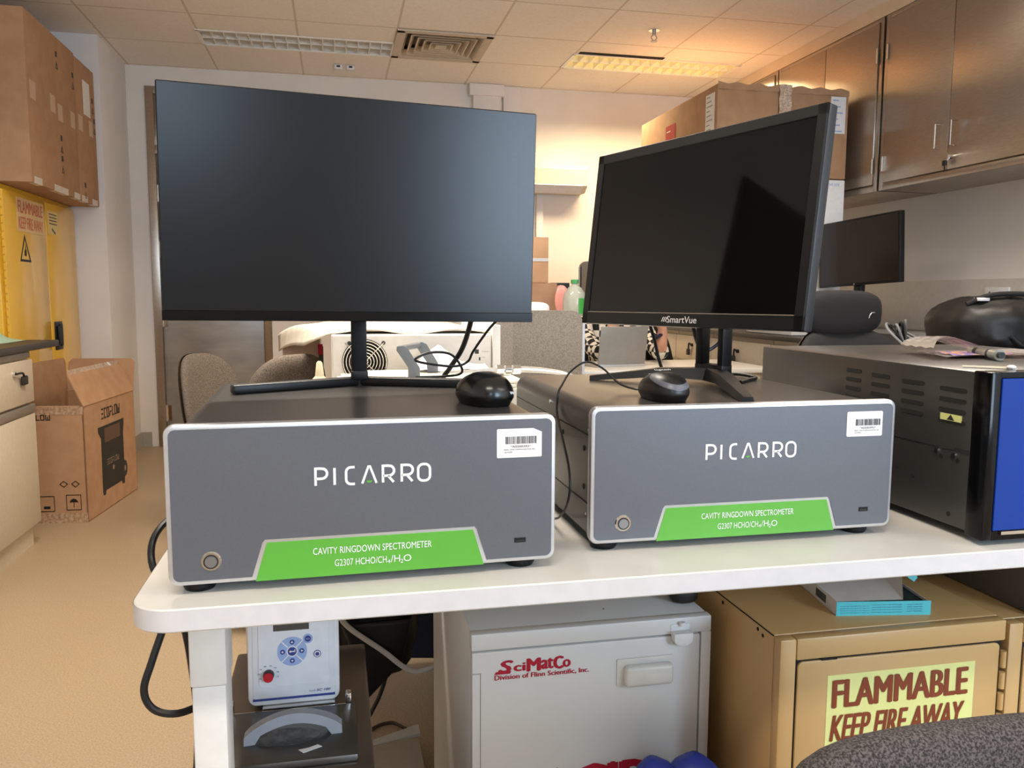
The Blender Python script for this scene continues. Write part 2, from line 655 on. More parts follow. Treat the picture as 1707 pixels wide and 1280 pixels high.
# steel filler between wall cabinets and ceiling
g = G()
g.box(2.985, XE, -0.5, YN, 2.665, CZ - .001)
struct(g.obj('trim_3', mat('filler_strip', (222, 206, 182), 0.35, nscale=5)))
# splash panel over the east bench
g = G()
g.box(XE - .012, XE, 0.5, YN, 0.935, 1.225, .002)
struct(g.obj('trim_4', mat('splash_panel', (206, 200, 192), 0.4)))

# ------------------------------------------------------------------ steel door with transom
d = thing('door_1', 'brushed steel door with hinges and glazed transom in the back wall', 'door', (DX0, YN, 0))
del d['category'], d['label']
struct(d)
g = G()
g.box(DX0, DX0 + .055, YN - .02, YN + .12, 0, DZ1, .003)
g.box(DX1 - .055, DX1, YN - .02, YN + .12, 0, DZ1, .003)
g.box(DX0 + .055, DX1 - .055, YN - .019, YN + .12, DZ1 - .05, DZ1, .003)
g.box(DX0 + .055, DX1 - .055, YN - .015, YN + .1, 2.13, 2.19, .003)
struct(g.obj('door_frame', M['steel'], d))
g = G()
g.box(DX0 + .058, DX1 - .058, YN + .005, YN + .05, 0.01, 2.125, .003)
struct(g.obj('door_leaf', M['steeld'], d))
g = G()
g.box(DX0 + .056, DX0 + .095, YN, YN + .03, 2.192, DZ1 - .052, .004)
g.box(DX1 - .095, DX1 - .056, YN, YN + .03, 2.192, DZ1 - .052, .004)
g.box(DX0 + .095, DX1 - .095, YN, YN + .03, DZ1 - .09, DZ1 - .052, .004)
g.box(DX0 + .095, DX1 - .095, YN, YN + .03, 2.192, 2.23, .004)
g.mi = 1
g.box(DX0 + .095, DX1 - .095, YN + .012, YN + .02, 2.23, DZ1 - .09)
struct(g.obj('transom', [M['steel'], mat('frosted_glass', (206, 198, 180), 0.3)], d))
for z in (0.25, 0.95, 1.45, 1.85):
    g = G()
    g.cyl((DX0 + .062, YN - .012, z - .06), (DX0 + .062, YN - .012, z + .06), .009)
    g.box(DX0 + .03, DX0 + .095, YN - .008, YN + .006, z - .058, z + .058)
    struct(g.obj('hinge', M['chrome'], d))
g = G()
g.box(DX1 - .12, DX1 - .09, YN - .05, YN - .03, 0.95, 1.3, .006)
g.box(DX1 - .115, DX1 - .095, YN - .04, YN + .006, 0.97, 1.0)
g.box(DX1 - .115, DX1 - .095, YN - .04, YN + .006, 1.25, 1.28)
struct(g.obj('door_handle', M['chrome'], d))
# blue poster hanging beside the door leaf
# ------------------------------------------------------------------ ceiling fittings
NAMES = {0: 'unlit louvred ceiling light at the far left of the ceiling', 1: 'glowing yellow louvred ceiling light above the big carton'}
for i, (x0, x1, y0, y1, on) in enumerate(LIGHTS):
    if i < 2:
        lab = NAMES[i]
    else:
        lab = 'lit louvred ceiling light outside the view, number of rows counted from the back wall'
        lab = ['', '', 'lit ceiling light overhead on the left, over the desk equipment', 'lit ceiling light overhead on the right, over the black backpack',
               'lit ceiling light behind the camera on the left', 'lit ceiling light behind the camera on the right'][i]
    t = thing('ceiling_light', lab, 'ceiling light', ((x0 + x1) / 2, (y0 + y1) / 2, CZ), 0, 'recessed louvred ceiling lights')
    g = G()
    zt = CZ + .10
    g.box(x0, x1, y0, y0 + .004, CZ - .004, zt)
    g.box(x0, x1, y1 - .004, y1, CZ - .004, zt)
    g.box(x0, x0 + .004, y0, y1, CZ - .004, zt)
    g.box(x1 - .004, x1, y0, y1, CZ - .004, zt)
    g.box(x0, x1, y0, y1, zt, zt + .005)
    for a in ((x0 - .012, x1 + .012, y0 - .012, y0 + .01), (x0 - .012, x1 + .012, y1 - .01, y1 + .012),
              (x0 - .012, x0 + .01, y0, y1), (x1 - .01, x1 + .012, y0, y1)):
        g.box(*a, CZ - .006, CZ - .001)
    g.obj('housing', M['louver'], t, smooth=False)
    g = G()
    for k in range(1, 16):
        x = x0 + (x1 - x0) * k / 16
        g.box(x - .003, x + .003, y0 + .012, y1 - .012, CZ - .003, CZ + .04, top=0.8)
    ym = (y0 + y1) / 2
    g.box(x0 + .01, x1 - .01, ym - .004, ym + .004, CZ - .003, CZ + .04)
    g.obj('louver', M['louver'], t, smooth=False)
    for yy in (y0 + (y1 - y0) * .27, y0 + (y1 - y0) * .73):
        g = G()
        g.cyl((x0 + .03, yy, CZ + .065), (x1 - .03, yy, CZ + .065), .014)
        g.obj('tube', M['lit'] if on else M['tubeoff'], t)
    if on:
        area('lamp_glow', ((x0 + x1) / 2, ym, CZ - .02), (0, 0, 0), x1 - x0 - .04, y1 - y0 - .04,
             [0, 41, 60, 26, 26, 15][i], YEL if i == 1 else WARM, 148)
# square diffuser
t = thing('ceiling_vent', 'square beige ceiling air diffuser with stepped vanes between the two lights', 'air vent', (.7, 4.63, CZ))
g = G()
vx0, vx1, vy0, vy1 = VENT
for k, (i0, w) in enumerate(((-.01, .045),)):
    for a in ((vx0 + i0, vx1 - i0, vy0 + i0, vy0 + i0 + w), (vx0 + i0, vx1 - i0, vy1 - i0 - w, vy1 - i0),
              (vx0 + i0, vx0 + i0 + w, vy0, vy1), (vx1 - i0 - w, vx1 - i0, vy0, vy1)):
        g.box(*a, CZ - .012, CZ - .002)
g.obj('frame', M['vent'], t, smooth=False)
g = G()
for k in range(5):
    a = .035 + k * .045
    zb, zt = CZ - .010, CZ + .03
    o, n = a, a + .032
    P = lambda i, z: [(vx0 + i, vy0 + i, z), (vx1 - i, vy0 + i, z), (vx1 - i, vy1 - i, z), (vx0 + i, vy1 - i, z)]
    A, B = P(o + .03, zt), P(o, zb)
    A2 = P(o + .034, zt - .001)
    B2 = P(o + .008, zb)
    for q in range(4):
        w = (q + 1) % 4
        g.quad(A[q], A[w], B[w], B[q])
        g.quad(B[q], B[w], B2[w], B2[q])
        g.quad(B2[q], B2[w], A2[w], A2[q])
g.box(vx0 + .255, vx1 - .255, vy0 + .255, vy1 - .255, CZ - .012, CZ - .006)
g.obj('vane', M['vent'], t, smooth=False, recalc=False)
g = G()
g.box(vx0, vx1, vy0, vy1, CZ + .06, CZ + .065)
for a in ((vx0, vx1, vy0, vy0 + .003), (vx0, vx1, vy1 - .003, vy1), (vx0, vx0 + .003, vy0, vy1), (vx1 - .003, vx1, vy0, vy1)):
    g.box(*a, CZ, CZ + .065)
g.obj('duct', M['duct'], t, smooth=False)
# flat strip coloured as the shade in a loose tile slot by the right light
g = G()
g.box(1.62, 2.22, 4.545, 4.588, CZ - .004, CZ - .0005)
struct(g.obj('tile_slot_shade', M['dark']))


def sprinkler(x, y, label):
    t = thing('sprinkler', label, 'sprinkler', (x, y, CZ))
    g = G()
    g.lathe([(.034, -.003), (.034, 0.0), (.02, .0)][::1], (x, y, CZ - .001))
    g.obj('escutcheon', M['chrome'], t)
    g = G()
    g.cyl((x, y, CZ - .03), (x, y, CZ - .002), .012)
    g.tube([(x - .006, y, CZ - .028), (x - .018, y, CZ - .045), (x, y, CZ - .066)], .003)
    g.tube([(x + .006, y, CZ - .028), (x + .018, y, CZ - .045), (x, y, CZ - .066)], .003)
    g.cyl((x, y, CZ - .066), (x, y, CZ - .069), .02)
    g.obj('head', M['steeld'], t)


sprinkler(1.93, 4.02, 'small metal fire sprinkler hanging from the ceiling in front of the lit light')
sprinkler(-0.16, 3.72, 'dark sprinkler tip at the top edge of the ceiling nearest the camera')
for x, l in ((.05, 'small white ceiling sensor box, the left one of the pair under the unlit light'),
             (.135, 'small white ceiling sensor with dark slot, right one of the pair under the unlit light')):
    y = 5.24
    t = thing('ceiling_sensor', l, 'sensor', (x, y, CZ), 0, 'pair of ceiling sensors')
    g = G()
    g.box(x - .028, x + .028, y - .03, y + .03, CZ - .03, CZ - .001, .004)
    g.obj('case', M['white'], t)
    g = G()
    g.box(x - .012, x + .012, y - .032, y - .029, CZ - .02, CZ - .008)
    g.obj('slot', M['ink'], t)

# ------------------------------------------------------------------ wall cabinets, east wall
def cab_handle(t, y, z0, z1):
    g = G()
    x = 2.979
    g.tube([(x, y, z0), (x - .035, y, z0), (x - .035, y, z1), (x, y, z1)], .005, smooth=0)
    return g.obj('handle', M['chrome'], t)


CABS = [(-0.45, 0.05, 0.60), (1.115, 1.67, 2.19), (2.205, 2.735, 3.265), (3.285, 3.825, 4.385), (4.40, 4.94, 5.52)]
CL = ['stainless wall cabinet nearest the camera, outside the right edge', 'stainless wall cabinet second from the camera on the right wall',
      'stainless wall cabinet with two pull handles and a key in its lock', 'stainless wall cabinet behind the big carton on the right wall',
      'stainless wall cabinet farthest away on the right wall, its end just above the carton']
for i, (y0, ym, y1) in enumerate(CABS):
    if i == 0:
        continue
    t = thing('wall_cabinet', CL[i], 'cabinet', (3.0, y0, 1.718), 0, 'stainless wall cabinets')
    g = G()
    g.box(3.0, XE - .002, y0, y1, 1.718, 2.662)
    g.box(2.985, 3.0, y0, y0 + .03, 1.718, 2.662, .002)
    g.box(2.985, 3.0, y1 - .03, y1, 1.718, 2.662, .002)
    g.box(2.986, 3.0, y0 + .03, y1 - .03, 1.718, 1.752, .002)
    g.box(2.986, 3.0, y0 + .03, y1 - .03, 2.642, 2.662, .002)
    g.obj('carcass', M['steel'], t)
    for a, b, hy in ((y0 + .034, ym - .002, ym - .055), (ym + .002, y1 - .034, ym + .055)):
        g = G()
        g.box(2.978, 2.999, a, b, 1.758, 2.638, .002)
        dr = g.obj('door', M['steel'], t)
        g = G()
        hh = a if hy > (a + b) / 2 else b
        for z in (1.86, 2.46):
            g = G()
            g.cyl((2.974, hh, z - .04), (2.974, hh, z + .04), .006)
            g.obj('hinge', M['chrome'], dr)
        cab_handle(dr, hy, 1.868, 1.985)
        if hy < ym and i < 4:
            g = G()
            g.cyl((2.978, ym - .03, 1.815), (2.962, ym - .03, 1.815), .012)
            g.obj('lock', M['chrome'], dr)
    if i == 2:
        g = G()
        g.box(2.955, 2.963, ym - .034, ym - .026, 1.795, 1.83, .001)
        g.mi = 1
        g.box(2.953, 2.964, ym - .02, ym + .005, 1.775, 1.80, .003)
        g.box(2.957, 2.961, ym - .012, ym - .006, 1.75, 1.775)
        tag(g.obj('key', [M['chrome'], M['lock']]), 'key with black bow hanging in the lock of the wall cabinet', 'key')

# ------------------------------------------------------------------ east bench under the wall cabinets
BX = 2.55
g = G()
g.box(BX - .03, XE - .014, 0.6, YN - .005, 0.87, 0.90, .004)
tag(g.obj('worktop', M['counter']), 'long dark worktop running along the right wall', 'worktop')
k = 0
ys = [1.0, 1.9, 2.8, 3.6, 4.4, 5.0, 5.5]
BL = ['beige base cabinet under the dark worktop, hidden behind the blue fronted case', 'beige base cabinet under the dark worktop, behind the black backpack',
      'beige base cabinet under the dark worktop, behind the black mesh chair', 'beige base cabinet seen right of the monitor neck under the dark worktop',
      'beige base cabinet seen left of the monitor neck under the dark worktop', 'beige base cabinet at the far end of the right bench, beside the seated person']
for i in range(len(ys) - 1):
    y0, y1 = ys[i] + .004, ys[i + 1] - .004
    t = thing('base_cabinet', BL[i], 'cabinet', (BX, y0, 0), 0, 'base cabinets of the right bench')
    g = G()
    g.box(BX + .02, XE - .02, y0, y1, 0.09, 0.868)
    g.box(BX + .07, XE - .02, y0, y1, 0, 0.09)
    g.obj('carcass', M['beige'], t)
    g = G()
    g.box(BX, BX + .018, y0 + .002, y1 - .002, 0.66, 0.84, .002)
    dr = g.obj('drawer', M['beige'], t)
    g = G()
    ym = (y0 + y1) / 2
    g.cyl((BX, ym, .775), (BX - .012, ym, .775), .012)
    g.tube([(BX - .012, ym, .775), (BX - .02, ym + .02, .785), (BX - .018, ym + .03, .74)], .006)
    g.box(BX - .028, BX - .012, ym + .012, ym + .05, .70, .745, .004)
    g.obj('lock', M['lock'], dr)
    g = G()
    g.box(BX, BX + .018, y0 + .002, y1 - .002, 0.10, 0.64, .002)
    g.obj('door', M['beige'], t)
# socket plate
t = thing('socket_plate', 'white electrical socket plate on the right wall above the backpack', 'socket', (XE - .014, 2.78, 1.13))
g = G()
g.box(XE - .022, XE - .012, 2.70, 2.86, 1.09, 1.18, .003)
g.obj('plate', M['white'], t)
g = G()
for yy in (2.735, 2.825):
    g.box(XE - .0235, XE - .021, yy - .02, yy - .014, 1.115, 1.13)
    g.box(XE - .0235, XE - .021, yy + .014, yy + .02, 1.115, 1.13)
    g.box(XE - .0235, XE - .021, yy - .004, yy + .004, 1.14, 1.158)
g.obj('pin_holes', M['ink'], t)
# wall-hung unit at the back
t = thing('air_conditioner', 'white wall-hung air conditioner on the back wall between the two big monitors', 'air conditioner', (1.6, YN, 1.93))
g = G()
g.prism([(YN - .001, 1.93), (YN - .13, 1.93), (YN - .2, 1.98), (YN - .21, 2.10), (YN - .19, 2.13), (YN - .001, 2.13)], 'x', 1.08, 1.94, .008)
g.obj('casing', mat('cream_casing', (226, 214, 196), 0.5), t)
g = G()
g.prism([(YN - .135, 1.925), (YN - .205, 1.978), (YN - .203, 1.985), (YN - .135, 1.934)], 'x', 1.12, 1.90)
g.obj('flap', M['paper'], t)

# ================================================================== THE NEAR TABLE
TX0, TX1, TD = -0.2176, 1.46, 0.76
t = thing('work_table', 'white table with rounded corner carrying the two grey analyzers', 'table', (0.6, 0.4, 0))
g = G()
pts = []
R_ = .045
for cx, cy, a0 in ((TX1 - R_, R_, -90), (TX1 - R_, TD - R_, 0), (TX0 + R_, TD - R_, 90), (TX0 + R_, R_, 180)):
    for i in range(9):
        a = math.radians(a0 + 90 * i / 8)
        pts.append((cx + R_ * math.cos(a), cy + R_ * math.sin(a)))
g.prism(pts, 'z', 0.7745, 0.80, .0015, 1)
top = g.obj('tabletop', M['table'], t)
g = G()
def off(p, d):
    cx, cy = (TX0 + TX1) / 2, TD / 2
    return p
band = [(x, y) for x, y in pts]
n = len(band)
vs, fs = [], []
for z in (.7765, .7982):
    for i, (x, y) in enumerate(band):
        a, b = band[i - 1], band[(i + 1) % n]
        tx, ty = b[0] - a[0], b[1] - a[1]
        l = math.hypot(tx, ty)
        vs.append((x + ty / l * .0006, y - tx / l * .0006, z))
for i in range(n):
    fs.append((i, (i + 1) % n, n + (i + 1) % n, n + i))
g._new(vs, fs)
g.obj('edge_band', M['tedge'], t)
for (x, y, l) in ((-.1715, .08, None), (TX1 - .10, .08, None), (-.1715, .62, None), (TX1 - .10, .62, None)):
    g = G()
    g.box(x, x + .041, y, y + .055, 0.675, .7743, .003)
    g.box(x + .0015, x + .0395, y + .002, y + .053, 0.02, .675, .003)
    g.box(x - .004, x + .045, y - .004, y + .06, 0.0, .02, .003)
    g.obj('leg', M['leg'], t)
g = G()
g.box(-.128, TX1 - .1, .66, .68, .70, .7743)
g.obj('apron', M['leg'], t)

# ------------------------------------------------------------------ spectrometers
PW, PH, PD, FZ = .432, .1756, .4524, .012


def picarro_logo(g, x0, z0, w, h):
    """P I C A R R O in even strokes; local XZ"""
    sw = h * .15
    def arc(cx, cz, r, a0, a1, n=7, ry=None):
        ry = ry or r
        return [(cx + r * math.cos(math.radians(a0 + (a1 - a0) * i / n)), cz + ry * math.sin(math.radians(a0 + (a1 - a0) * i / n))) for i in range(n + 1)]
    lw = h * .60
    def P(x):
        g.stroke([(x, z0), (x, z0 + h), (x + lw * .5, z0 + h)] + arc(x + lw * .6, z0 + h * .70, h * .30, 90, -90)[1:] + [(x, z0 + h * .40)], sw)
    def Rr(x):
        P(x)
        g.stroke([(x + lw * .5, z0 + h * .40), (x + lw * 1.05, z0)], sw)
    k = w / 127.0
    P(x0)
    g.stroke([(x0 + 20.5 * k, z0), (x0 + 20.5 * k, z0 + h)], sw)
    cx = x0 + 33 * k
    g.stroke([(cx + 9.5 * k, z0 + h)] + arc(cx + h * .28, z0 + h * .72, h * .28, 90, 180, 5) + arc(cx + h * .28, z0 + h * .28, h * .28, 180, 270, 5) + [(cx + 9.5 * k, z0)], sw)
    ax = x0 + 50.5 * k
    g.stroke([(ax, z0), (ax + 7 * k, z0 + h), (ax + 8.8 * k, z0 + h), (ax + 15.8 * k, z0)], sw * .9)
    Rr(x0 + 73.5 * k)
    Rr(x0 + 94.5 * k)
    ox = x0 + 113 * k
    ow = 13.5 * k
    r = h * .3
    g.stroke(arc(ox + r, z0 + h - r, r, 180, 90, 5) + arc(ox + ow - r, z0 + h - r, r, 90, 0, 5) + arc(ox + ow - r, z0 + r, r, 0, -90, 5) + arc(ox + r, z0 + r, r, -90, -180, 5), sw, closed=True)
    g.mi = 1
    gx = ax + 7.9 * k
    g.prism([(gx - 3.3 * k, z0 + h * .16), (gx + 3.3 * k, z0 + h * .16), (gx + 2 * k, z0 + h * .04), (gx - 2 * k, z0 + h * .04)], 'y', -.0006, 0)
    g.mi = 0


def spectrometer(x, y, rz, label, code, clipped):
    t = thing('spectrometer', label, 'spectrometer', (x, y, .8), rz, 'grey bench spectrometers')
    T = at(x, y, .8, rz)
    z0 = FZ
    # shell with rounded shoulders
    g = G(T)
    prof = [(PW - .007, z0 + .006), (PW - .007, z0 + .15)]
    for i in range(7):
        a = math.radians(90 * i / 6)
        prof.append((PW - .007 - .02 + .02 * math.cos(a), z0 + .152 + .02 * math.sin(a)))
    for i in range(7):
        a = math.radians(90 + 90 * i / 6)
        prof.append((.027 + .02 * math.cos(a), z0 + .152 + .02 * math.sin(a)))
    prof += [(.007, z0 + .15), (.007, z0 + .006)]
    g.prism(prof, 'y', .013, PD)
    g.mi = 1
    for xx, s in ((.007, -1), (PW - .007, 1)):
        for z in (.045, .135):
            g.box(xx - .0006, xx + .0006, .016, PD - .002, z0 + z - .0007, z0 + z + .0007)
        for yy, z in ((.05, .115), (.025, .105), (.05, .064), (.025, .053), (.15, .12), (.30, .118), (.32, .06)):
            g.cyl((xx - .0008, yy, z0 + z), (xx + .0008, yy, z0 + z), .0035, seg=10)
        g.box(xx - .001, xx + .001, .013, .0145, z0 + .008, z0 + .15)
    g.obj('housing', [M['shell'], M['shelld']], t, ang=25)
    for yy, z in ((.03, .142), (.22, .155), (.035, .03), (.25, .03)):
        for xx in (.007, PW - .007):
            g = G(T)
            g.cyl((xx - .0015, yy, z0 + z), (xx + .0015, yy, z0 + z), .003, seg=10)
            g.obj('screw', M['chrome'], t)
    # silver front plate with chamfered rim
    g = G(T)
    g.prism(rrect(0, PW, z0, z0 + PH, .011), 'y', 0, .014, .003, 2)
    g.obj('bezel', M['alu'], t, ang=25)
    # grey face with the notch for the green plate
    e = .0052
    ga, gb, gc, gd = .0895, .1020, .3325, .3450      # foot and shoulder of the notch
    gz = .0425
    f = []
    rr = rrect(e, PW - e, z0 + e, z0 + PH - e, .007)
    k6 = 6
    f += rr[0:18] + rr[18:24]
    notch = [(ga - .0035, z0 + e), (gb - .0042, z0 + gz + .0006), (gb - .0015, z0 + gz + .0036), (gc + .0015, z0 + gz + .0036), (gc + .0042, z0 + gz + .0006), (gd + .0035, z0 + e)]
    poly = notch + rr
    g = G(T)
    g.prism(poly, 'y', -.0008, .002)
    g.obj('face_panel', M['face'], t, smooth=False)
    g = G(T)
    g.prism([(ga, z0 - .0002), (gb, z0 + gz - .0006), (gb + .001, z0 + gz), (gc - .001, z0 + gz), (gc, z0 + gz - .0006), (gd, z0 - .0002)], 'y', -.0005, .003)
    pl = g.obj('name_plate', M['green'], t, smooth=False)
    g = G(T)
    g.text('CAVITY RINGDOWN SPECTROMETER', .1512, z0 + .0252, .1325, .0078, y=-.0005)
    g.text('G2307 HCHO/CH', .1745, z0 + .0106, .0578, .0078, y=-.0005)
    g.text('4', .2330, z0 + .0098, .0034, .0044, y=-.0005)
    g.text('/H', .2368, z0 + .0106, .0105, .0082, y=-.0005)
    g.text('2', .2478, z0 + .0090, .0032, .0046, y=-.0005)
    g.text('O', .2514, z0 + .0105, .0088, .0080, y=-.0005)
    g.obj('lettering', M['paper'], pl, smooth=False, recalc=False)
    g = G(T @ Matrix.Translation((0, -.0008, 0)))
    picarro_logo(g, .1556, z0 + .1035, .1272, .0190)
    g.obj('logo', [M['paper'], M['green']], t, smooth=False)
    # power button
    bx, bz = .0440, z0 + .0258
    g = G(T)
    g.cyl((bx, -.0008, bz), (bx, -.0022, bz), .0110, .0098, seg=32)
    b = g.obj('power_button', M['chrome'], t)
    g = G(T)
    g.cyl((bx, -.0021, bz), (bx, -.0026, bz), .0079, seg=28)
    g.obj('ring', M['ink'], b)
    g = G(T)
    g.cyl((bx, -.0025, bz), (bx, -.0032, bz), .0062, seg=28)
    g.obj('cap', M['cap'], b)
    # usb socket
    g = G(T)
    g.box(.3815, .3955, -.0012, .001, z0 + .0235, z0 + .0292)
    g.mi = 1
    g.box(.383, .394, -.0015, .001, z0 + .0245, z0 + .0266)
    g.obj('usb_port', [M['dark'], M['lock']], t, smooth=False)
    # asset sticker
    g = G(T)
    sx0, sx1, sz0, sz1 = .3603, .4142, z0 + .1254, z0 + .1594
    if clipped:
        sh = [(sx0, sz0 + .001), (sx0 + .001, sz0), (sx1 - .001, sz0), (sx1, sz0 + .001), (sx1, sz1 - .0045), (sx1 - .0105, sz1), (sx0 + .001, sz1), (sx0, sz1 - .001)]
    else:
        sh = rrect(sx0 - .003, sx1 - .003, sz0 + .0015, sz1 + .0012, .002, 3)
    g.prism(sh, 'y', -.00115, 0)
    st = g.obj('asset_sticker', M['paper'], t, smooth=False)
    g = G(T)
    rnd = random.Random(5)
    x = .3705
    while x < .4075:
        wv = rnd.choice((.0004, .0004, .0009))
        g.box(x, x + wv, -.0014, -.001, z0 + .1415, z0 + .1502)
        x += wv + rnd.choice((.0004, .0004, .0009))
    g.text('*' + code + '*', .3765, z0 + .1372, .0245, .0026, y=-.0011)
    g.text('REAL-TIME FORMALDEHYDE AN', .3690, z0 + .1342, .0365, .0015, y=-.0011)
    g.text('ALYZER', .3690, z0 + .1312, .0098, .0015, y=-.0011)
    g.obj('barcode', M['ink'], st, smooth=False, recalc=False)
    for fx, fy in ((.028, .03), (PW - .036, .03), (.028, PD - .05), (PW - .036, PD - .05)):
        g = G(T)
        g.lathe([(.016, 0), (.018, .004), (.018, z0 + .008)], (fx, fy, 0))
        g.obj('foot', M['black'], t)
    return t


spectrometer(-.1806, .0347, .0279, 'grey spectrometer with green name plate on the left, its white sticker with a clipped corner', 'A0200393', True)
spectrometer(.3082, .0902, .0045, 'grey spectrometer with green name plate on the right, set farther back beside the blue case', 'A0200392', False)
BT = .8 + FZ + .172         # top of the shells

# ------------------------------------------------------------------ dark case with blue front
bx0, bx1, by0, by1, bz0, bz1 = .822, 1.28, .016, .60, .812, 1.0285
t = thing('rack_instrument', 'dark grey instrument case with a plain blue front at the right end of the table', 'instrument', (bx0, by0, .8))
g = G()
g.box(bx0, bx1, by0 + .028, by1, bz0, bz1, .004)
g.mi = 1
for c in range(4):
    yc = [.085, .165, .238, .305][c]
    L = [.050, .048, .044, .040][c]
    for r in range(4):
        z = 1.000 - r * .0146 + c * .0022
        g.prism(rrect(yc - L / 2, yc + L / 2, z - .0032, z + .0032, .003, 3), 'x', bx0 - .0006, bx0 + .003)
g.box(bx0 - .0007, bx0 + .001, by0 + .03, by1 - .01, .9165, .9185)
g.box(bx0 - .0007, bx0 + .001, by0 + .03, by0 + .06, .9185, .9215)
for yy, z in ((.10, .905), (.068, .9045), (.19, .872), (.155, .865), (.08, .828), (.24, .90)):
    g.cyl((bx0 - .0008, yy, z), (bx0 + .001, yy, z), .0032, seg=10)
g.obj('housing', [M['shell'], M['shelld']], t, ang=25)
g = G()
g.box(bx0 - .002, bx0 + .0135, by0 + .001, by0 + .032, bz0 - .004, bz1 + .001, .002)
g.box(bx0 + .0136, bx1, by0 + .002, by0 + .032, bz1 - .006, bz1 + .001)
g.box(bx0 + .0136, bx1, by0 + .002, by0 + .032, bz0 - .004, bz0 + .008)
g.box(bx0 + .0136, bx1, by0 + .012, by0 + .03, bz0, bz1 - .003)
g.obj('front_frame', M['gblack'], t)
g = G()
g.box(bx0 + .0138, bx1 - .01, by0, by0 + .014, bz0 + .009, bz1 - .007, .001)
g.mi = 1
g.prism(rrect(bx0 + .066, bx0 + .095, bz1 - .018, bz1 - .011, .003, 3), 'y', by0 - .0006, by0 + .001)
g.obj('front_panel', [M['blue'], M['ink']], t, smooth=False)
g = G()
g.box(bx0 + .026, bx1 - .01, by0 - .001, by0 + .014, bz0 + .0035, bz0 + .0078)
g.obj('lower_trim', M['chrome'], t)
g = G()
g.T = Matrix.Translation((bx0 - .001, 0, 0))
g.box(-.0006, .001, .066, .105, .957, .966)
g.mi = 1
g.prism([(.078, .958), (.092, .958), (.085, .9655)], 'x', -.001, 0)
g.obj('warning_label', [M['lime'], M['ink']], t, smooth=False)
for yy, z in ((.108, .912), (.075, .9105)):
    g = G()
    g.cyl((bx0 - .003, yy, z), (bx0, yy, z), .004, seg=12)
    g.obj('screw', M['chrome'], t)
for yy in (.07, .54):
    for xx in (.87, 1.23):
        g = G()
        g.cyl((xx, yy, .8), (xx, yy, bz0), .016)
        g.obj('foot', M['black'], t)

# things lying on the dark case
t = thing('zip_bag', 'clear zip bag with a curled end lying on the dark case', 'plastic bag', (1.05, .30, bz1))
g = G()
bagp = [(1.20, .002), (1.12, .004), (1.05, .002), (.985, .003), (.935, .002), (.918, .006), (.910, .016), (.916, .027), (.930, .034), (.948, .033), (.97, .027), (1.0, .017), (1.03, .008), (1.07, .006), (1.12, .006)]
def bagf(u, v):
    k = u * (len(bagp) - 1)
    i = min(int(k), len(bagp) - 2)
    q = k - i
    a, b = Vector(bagp[i]), Vector(bagp[i + 1])
    p = a.lerp(b, q)
    w = 1.0 - .35 * max(0, (p.x - 1.0) / .2)
    return (p.x + .38 * .15 * v, .235 + .15 * v * w, bz1 + .001 + p.y * (1 - .25 * v) + .0022 * math.sin(11 * v + 9 * u) ** 2)
g.grid(bagf, 56, 14)
g.obj('film', M['zip'], t, recalc=False)
g = G()
def bagl(u, v):
    x, y, z = bagf(.12 + .14 * u, .10 + .6 * v)
    return (x, y, z + .0012)
g.grid(bagl, 8, 6)
g.obj('printed_card', mat('coloured_print', (240, 190, 150), 0.6, rgb2=(150, 130, 220), nscale=60, lo=.45, hi=.55), t, recalc=False)
t = thing('glass_vial', 'small clear vial with black tip lying beside the zip bag', 'vial', (1.03, .22, bz1))
g = G()
va, vb = Vector((1.035, .30, bz1 + .009)), Vector((.995, .195, bz1 + .009))
g.cyl(va, va.lerp(vb, .75), .006)
g.cyl(va.lerp(vb, .75), vb, .0085)
g.obj('barrel', M['bottle'], t)
g = G()
g.cyl(vb, vb + (vb - va).normalized() * .008, .005)
g.obj('tip', M['ink'], t)
g = G()
g.cyl(va.lerp(vb, .2), va.lerp(vb, .3), .0066)
g.cyl(va.lerp(vb, .7), va.lerp(vb, .76), .0088)
g.obj('band', M['ink'], t)
t = thing('cotton_swab', 'thin pale wooden swab lying near the front edge of the dark case', 'swab', (.87, .08, bz1))
g = G()
g.cyl((.845, .098, bz1 + .002), (.885, .06, bz1 + .002), .0014, .0018)
g.obj('stick', mat('pale_wood', (240, 224, 196), .7), t)
g = G()
g.ball((.887, .058, bz1 + .0035), .006, .006, .0032)
g.obj('tip', M['paper'], t)

# ------------------------------------------------------------------ left monitor
def screen_text(g, s, x, z, w, h, y, bold=0):
    g.text(s, x, z, w, h, bold=bold, y=y)

t = thing('monitor', 'large black monitor on a V-shaped foot on the left analyzer', 'monitor', (.034, .42, BT))
T = pose(.0373, .352, 1.2456, .1135, -.0268, -.0105)
MW, MH = .5385, .3185
g = G(T)
g.box(-MW / 2, MW / 2, .002, .012, -MH / 2, MH / 2, .0015, 1)
g.box(-MW / 2 + .05, MW / 2 - .05, .012, .038, -MH / 2 + .02, MH / 2 - .09, .01, 2, 1)
g.obj('back_shell', M['black'], t)
g = G(T)
g.box(-MW / 2 + .002, MW / 2 - .002, 0, .0025, -MH / 2 + .0145, MH / 2 - .002)
g.obj('screen', M['screen'], t, smooth=False)
g = G(T)
g.box(-MW / 2, MW / 2, -.0012, .004, -MH / 2, -MH / 2 + .0142, .0006, 1)
g.obj('chin', M['gblack'], t)
g = G()
g.box(.0225, .0465, .418, .430, BT + .012, 1.20, .002)
g.box(.0215, .0475, .412, .436, BT + .010, BT + .024, .002)
g.obj('neck', M['black'], t)
g = G(T)
g.box(-.035, .035, .036, .066, -.09, -.02, .004)
g.obj('neck_mount', M['black'], t)
g = G()
c = Vector((.034, .432, 0))
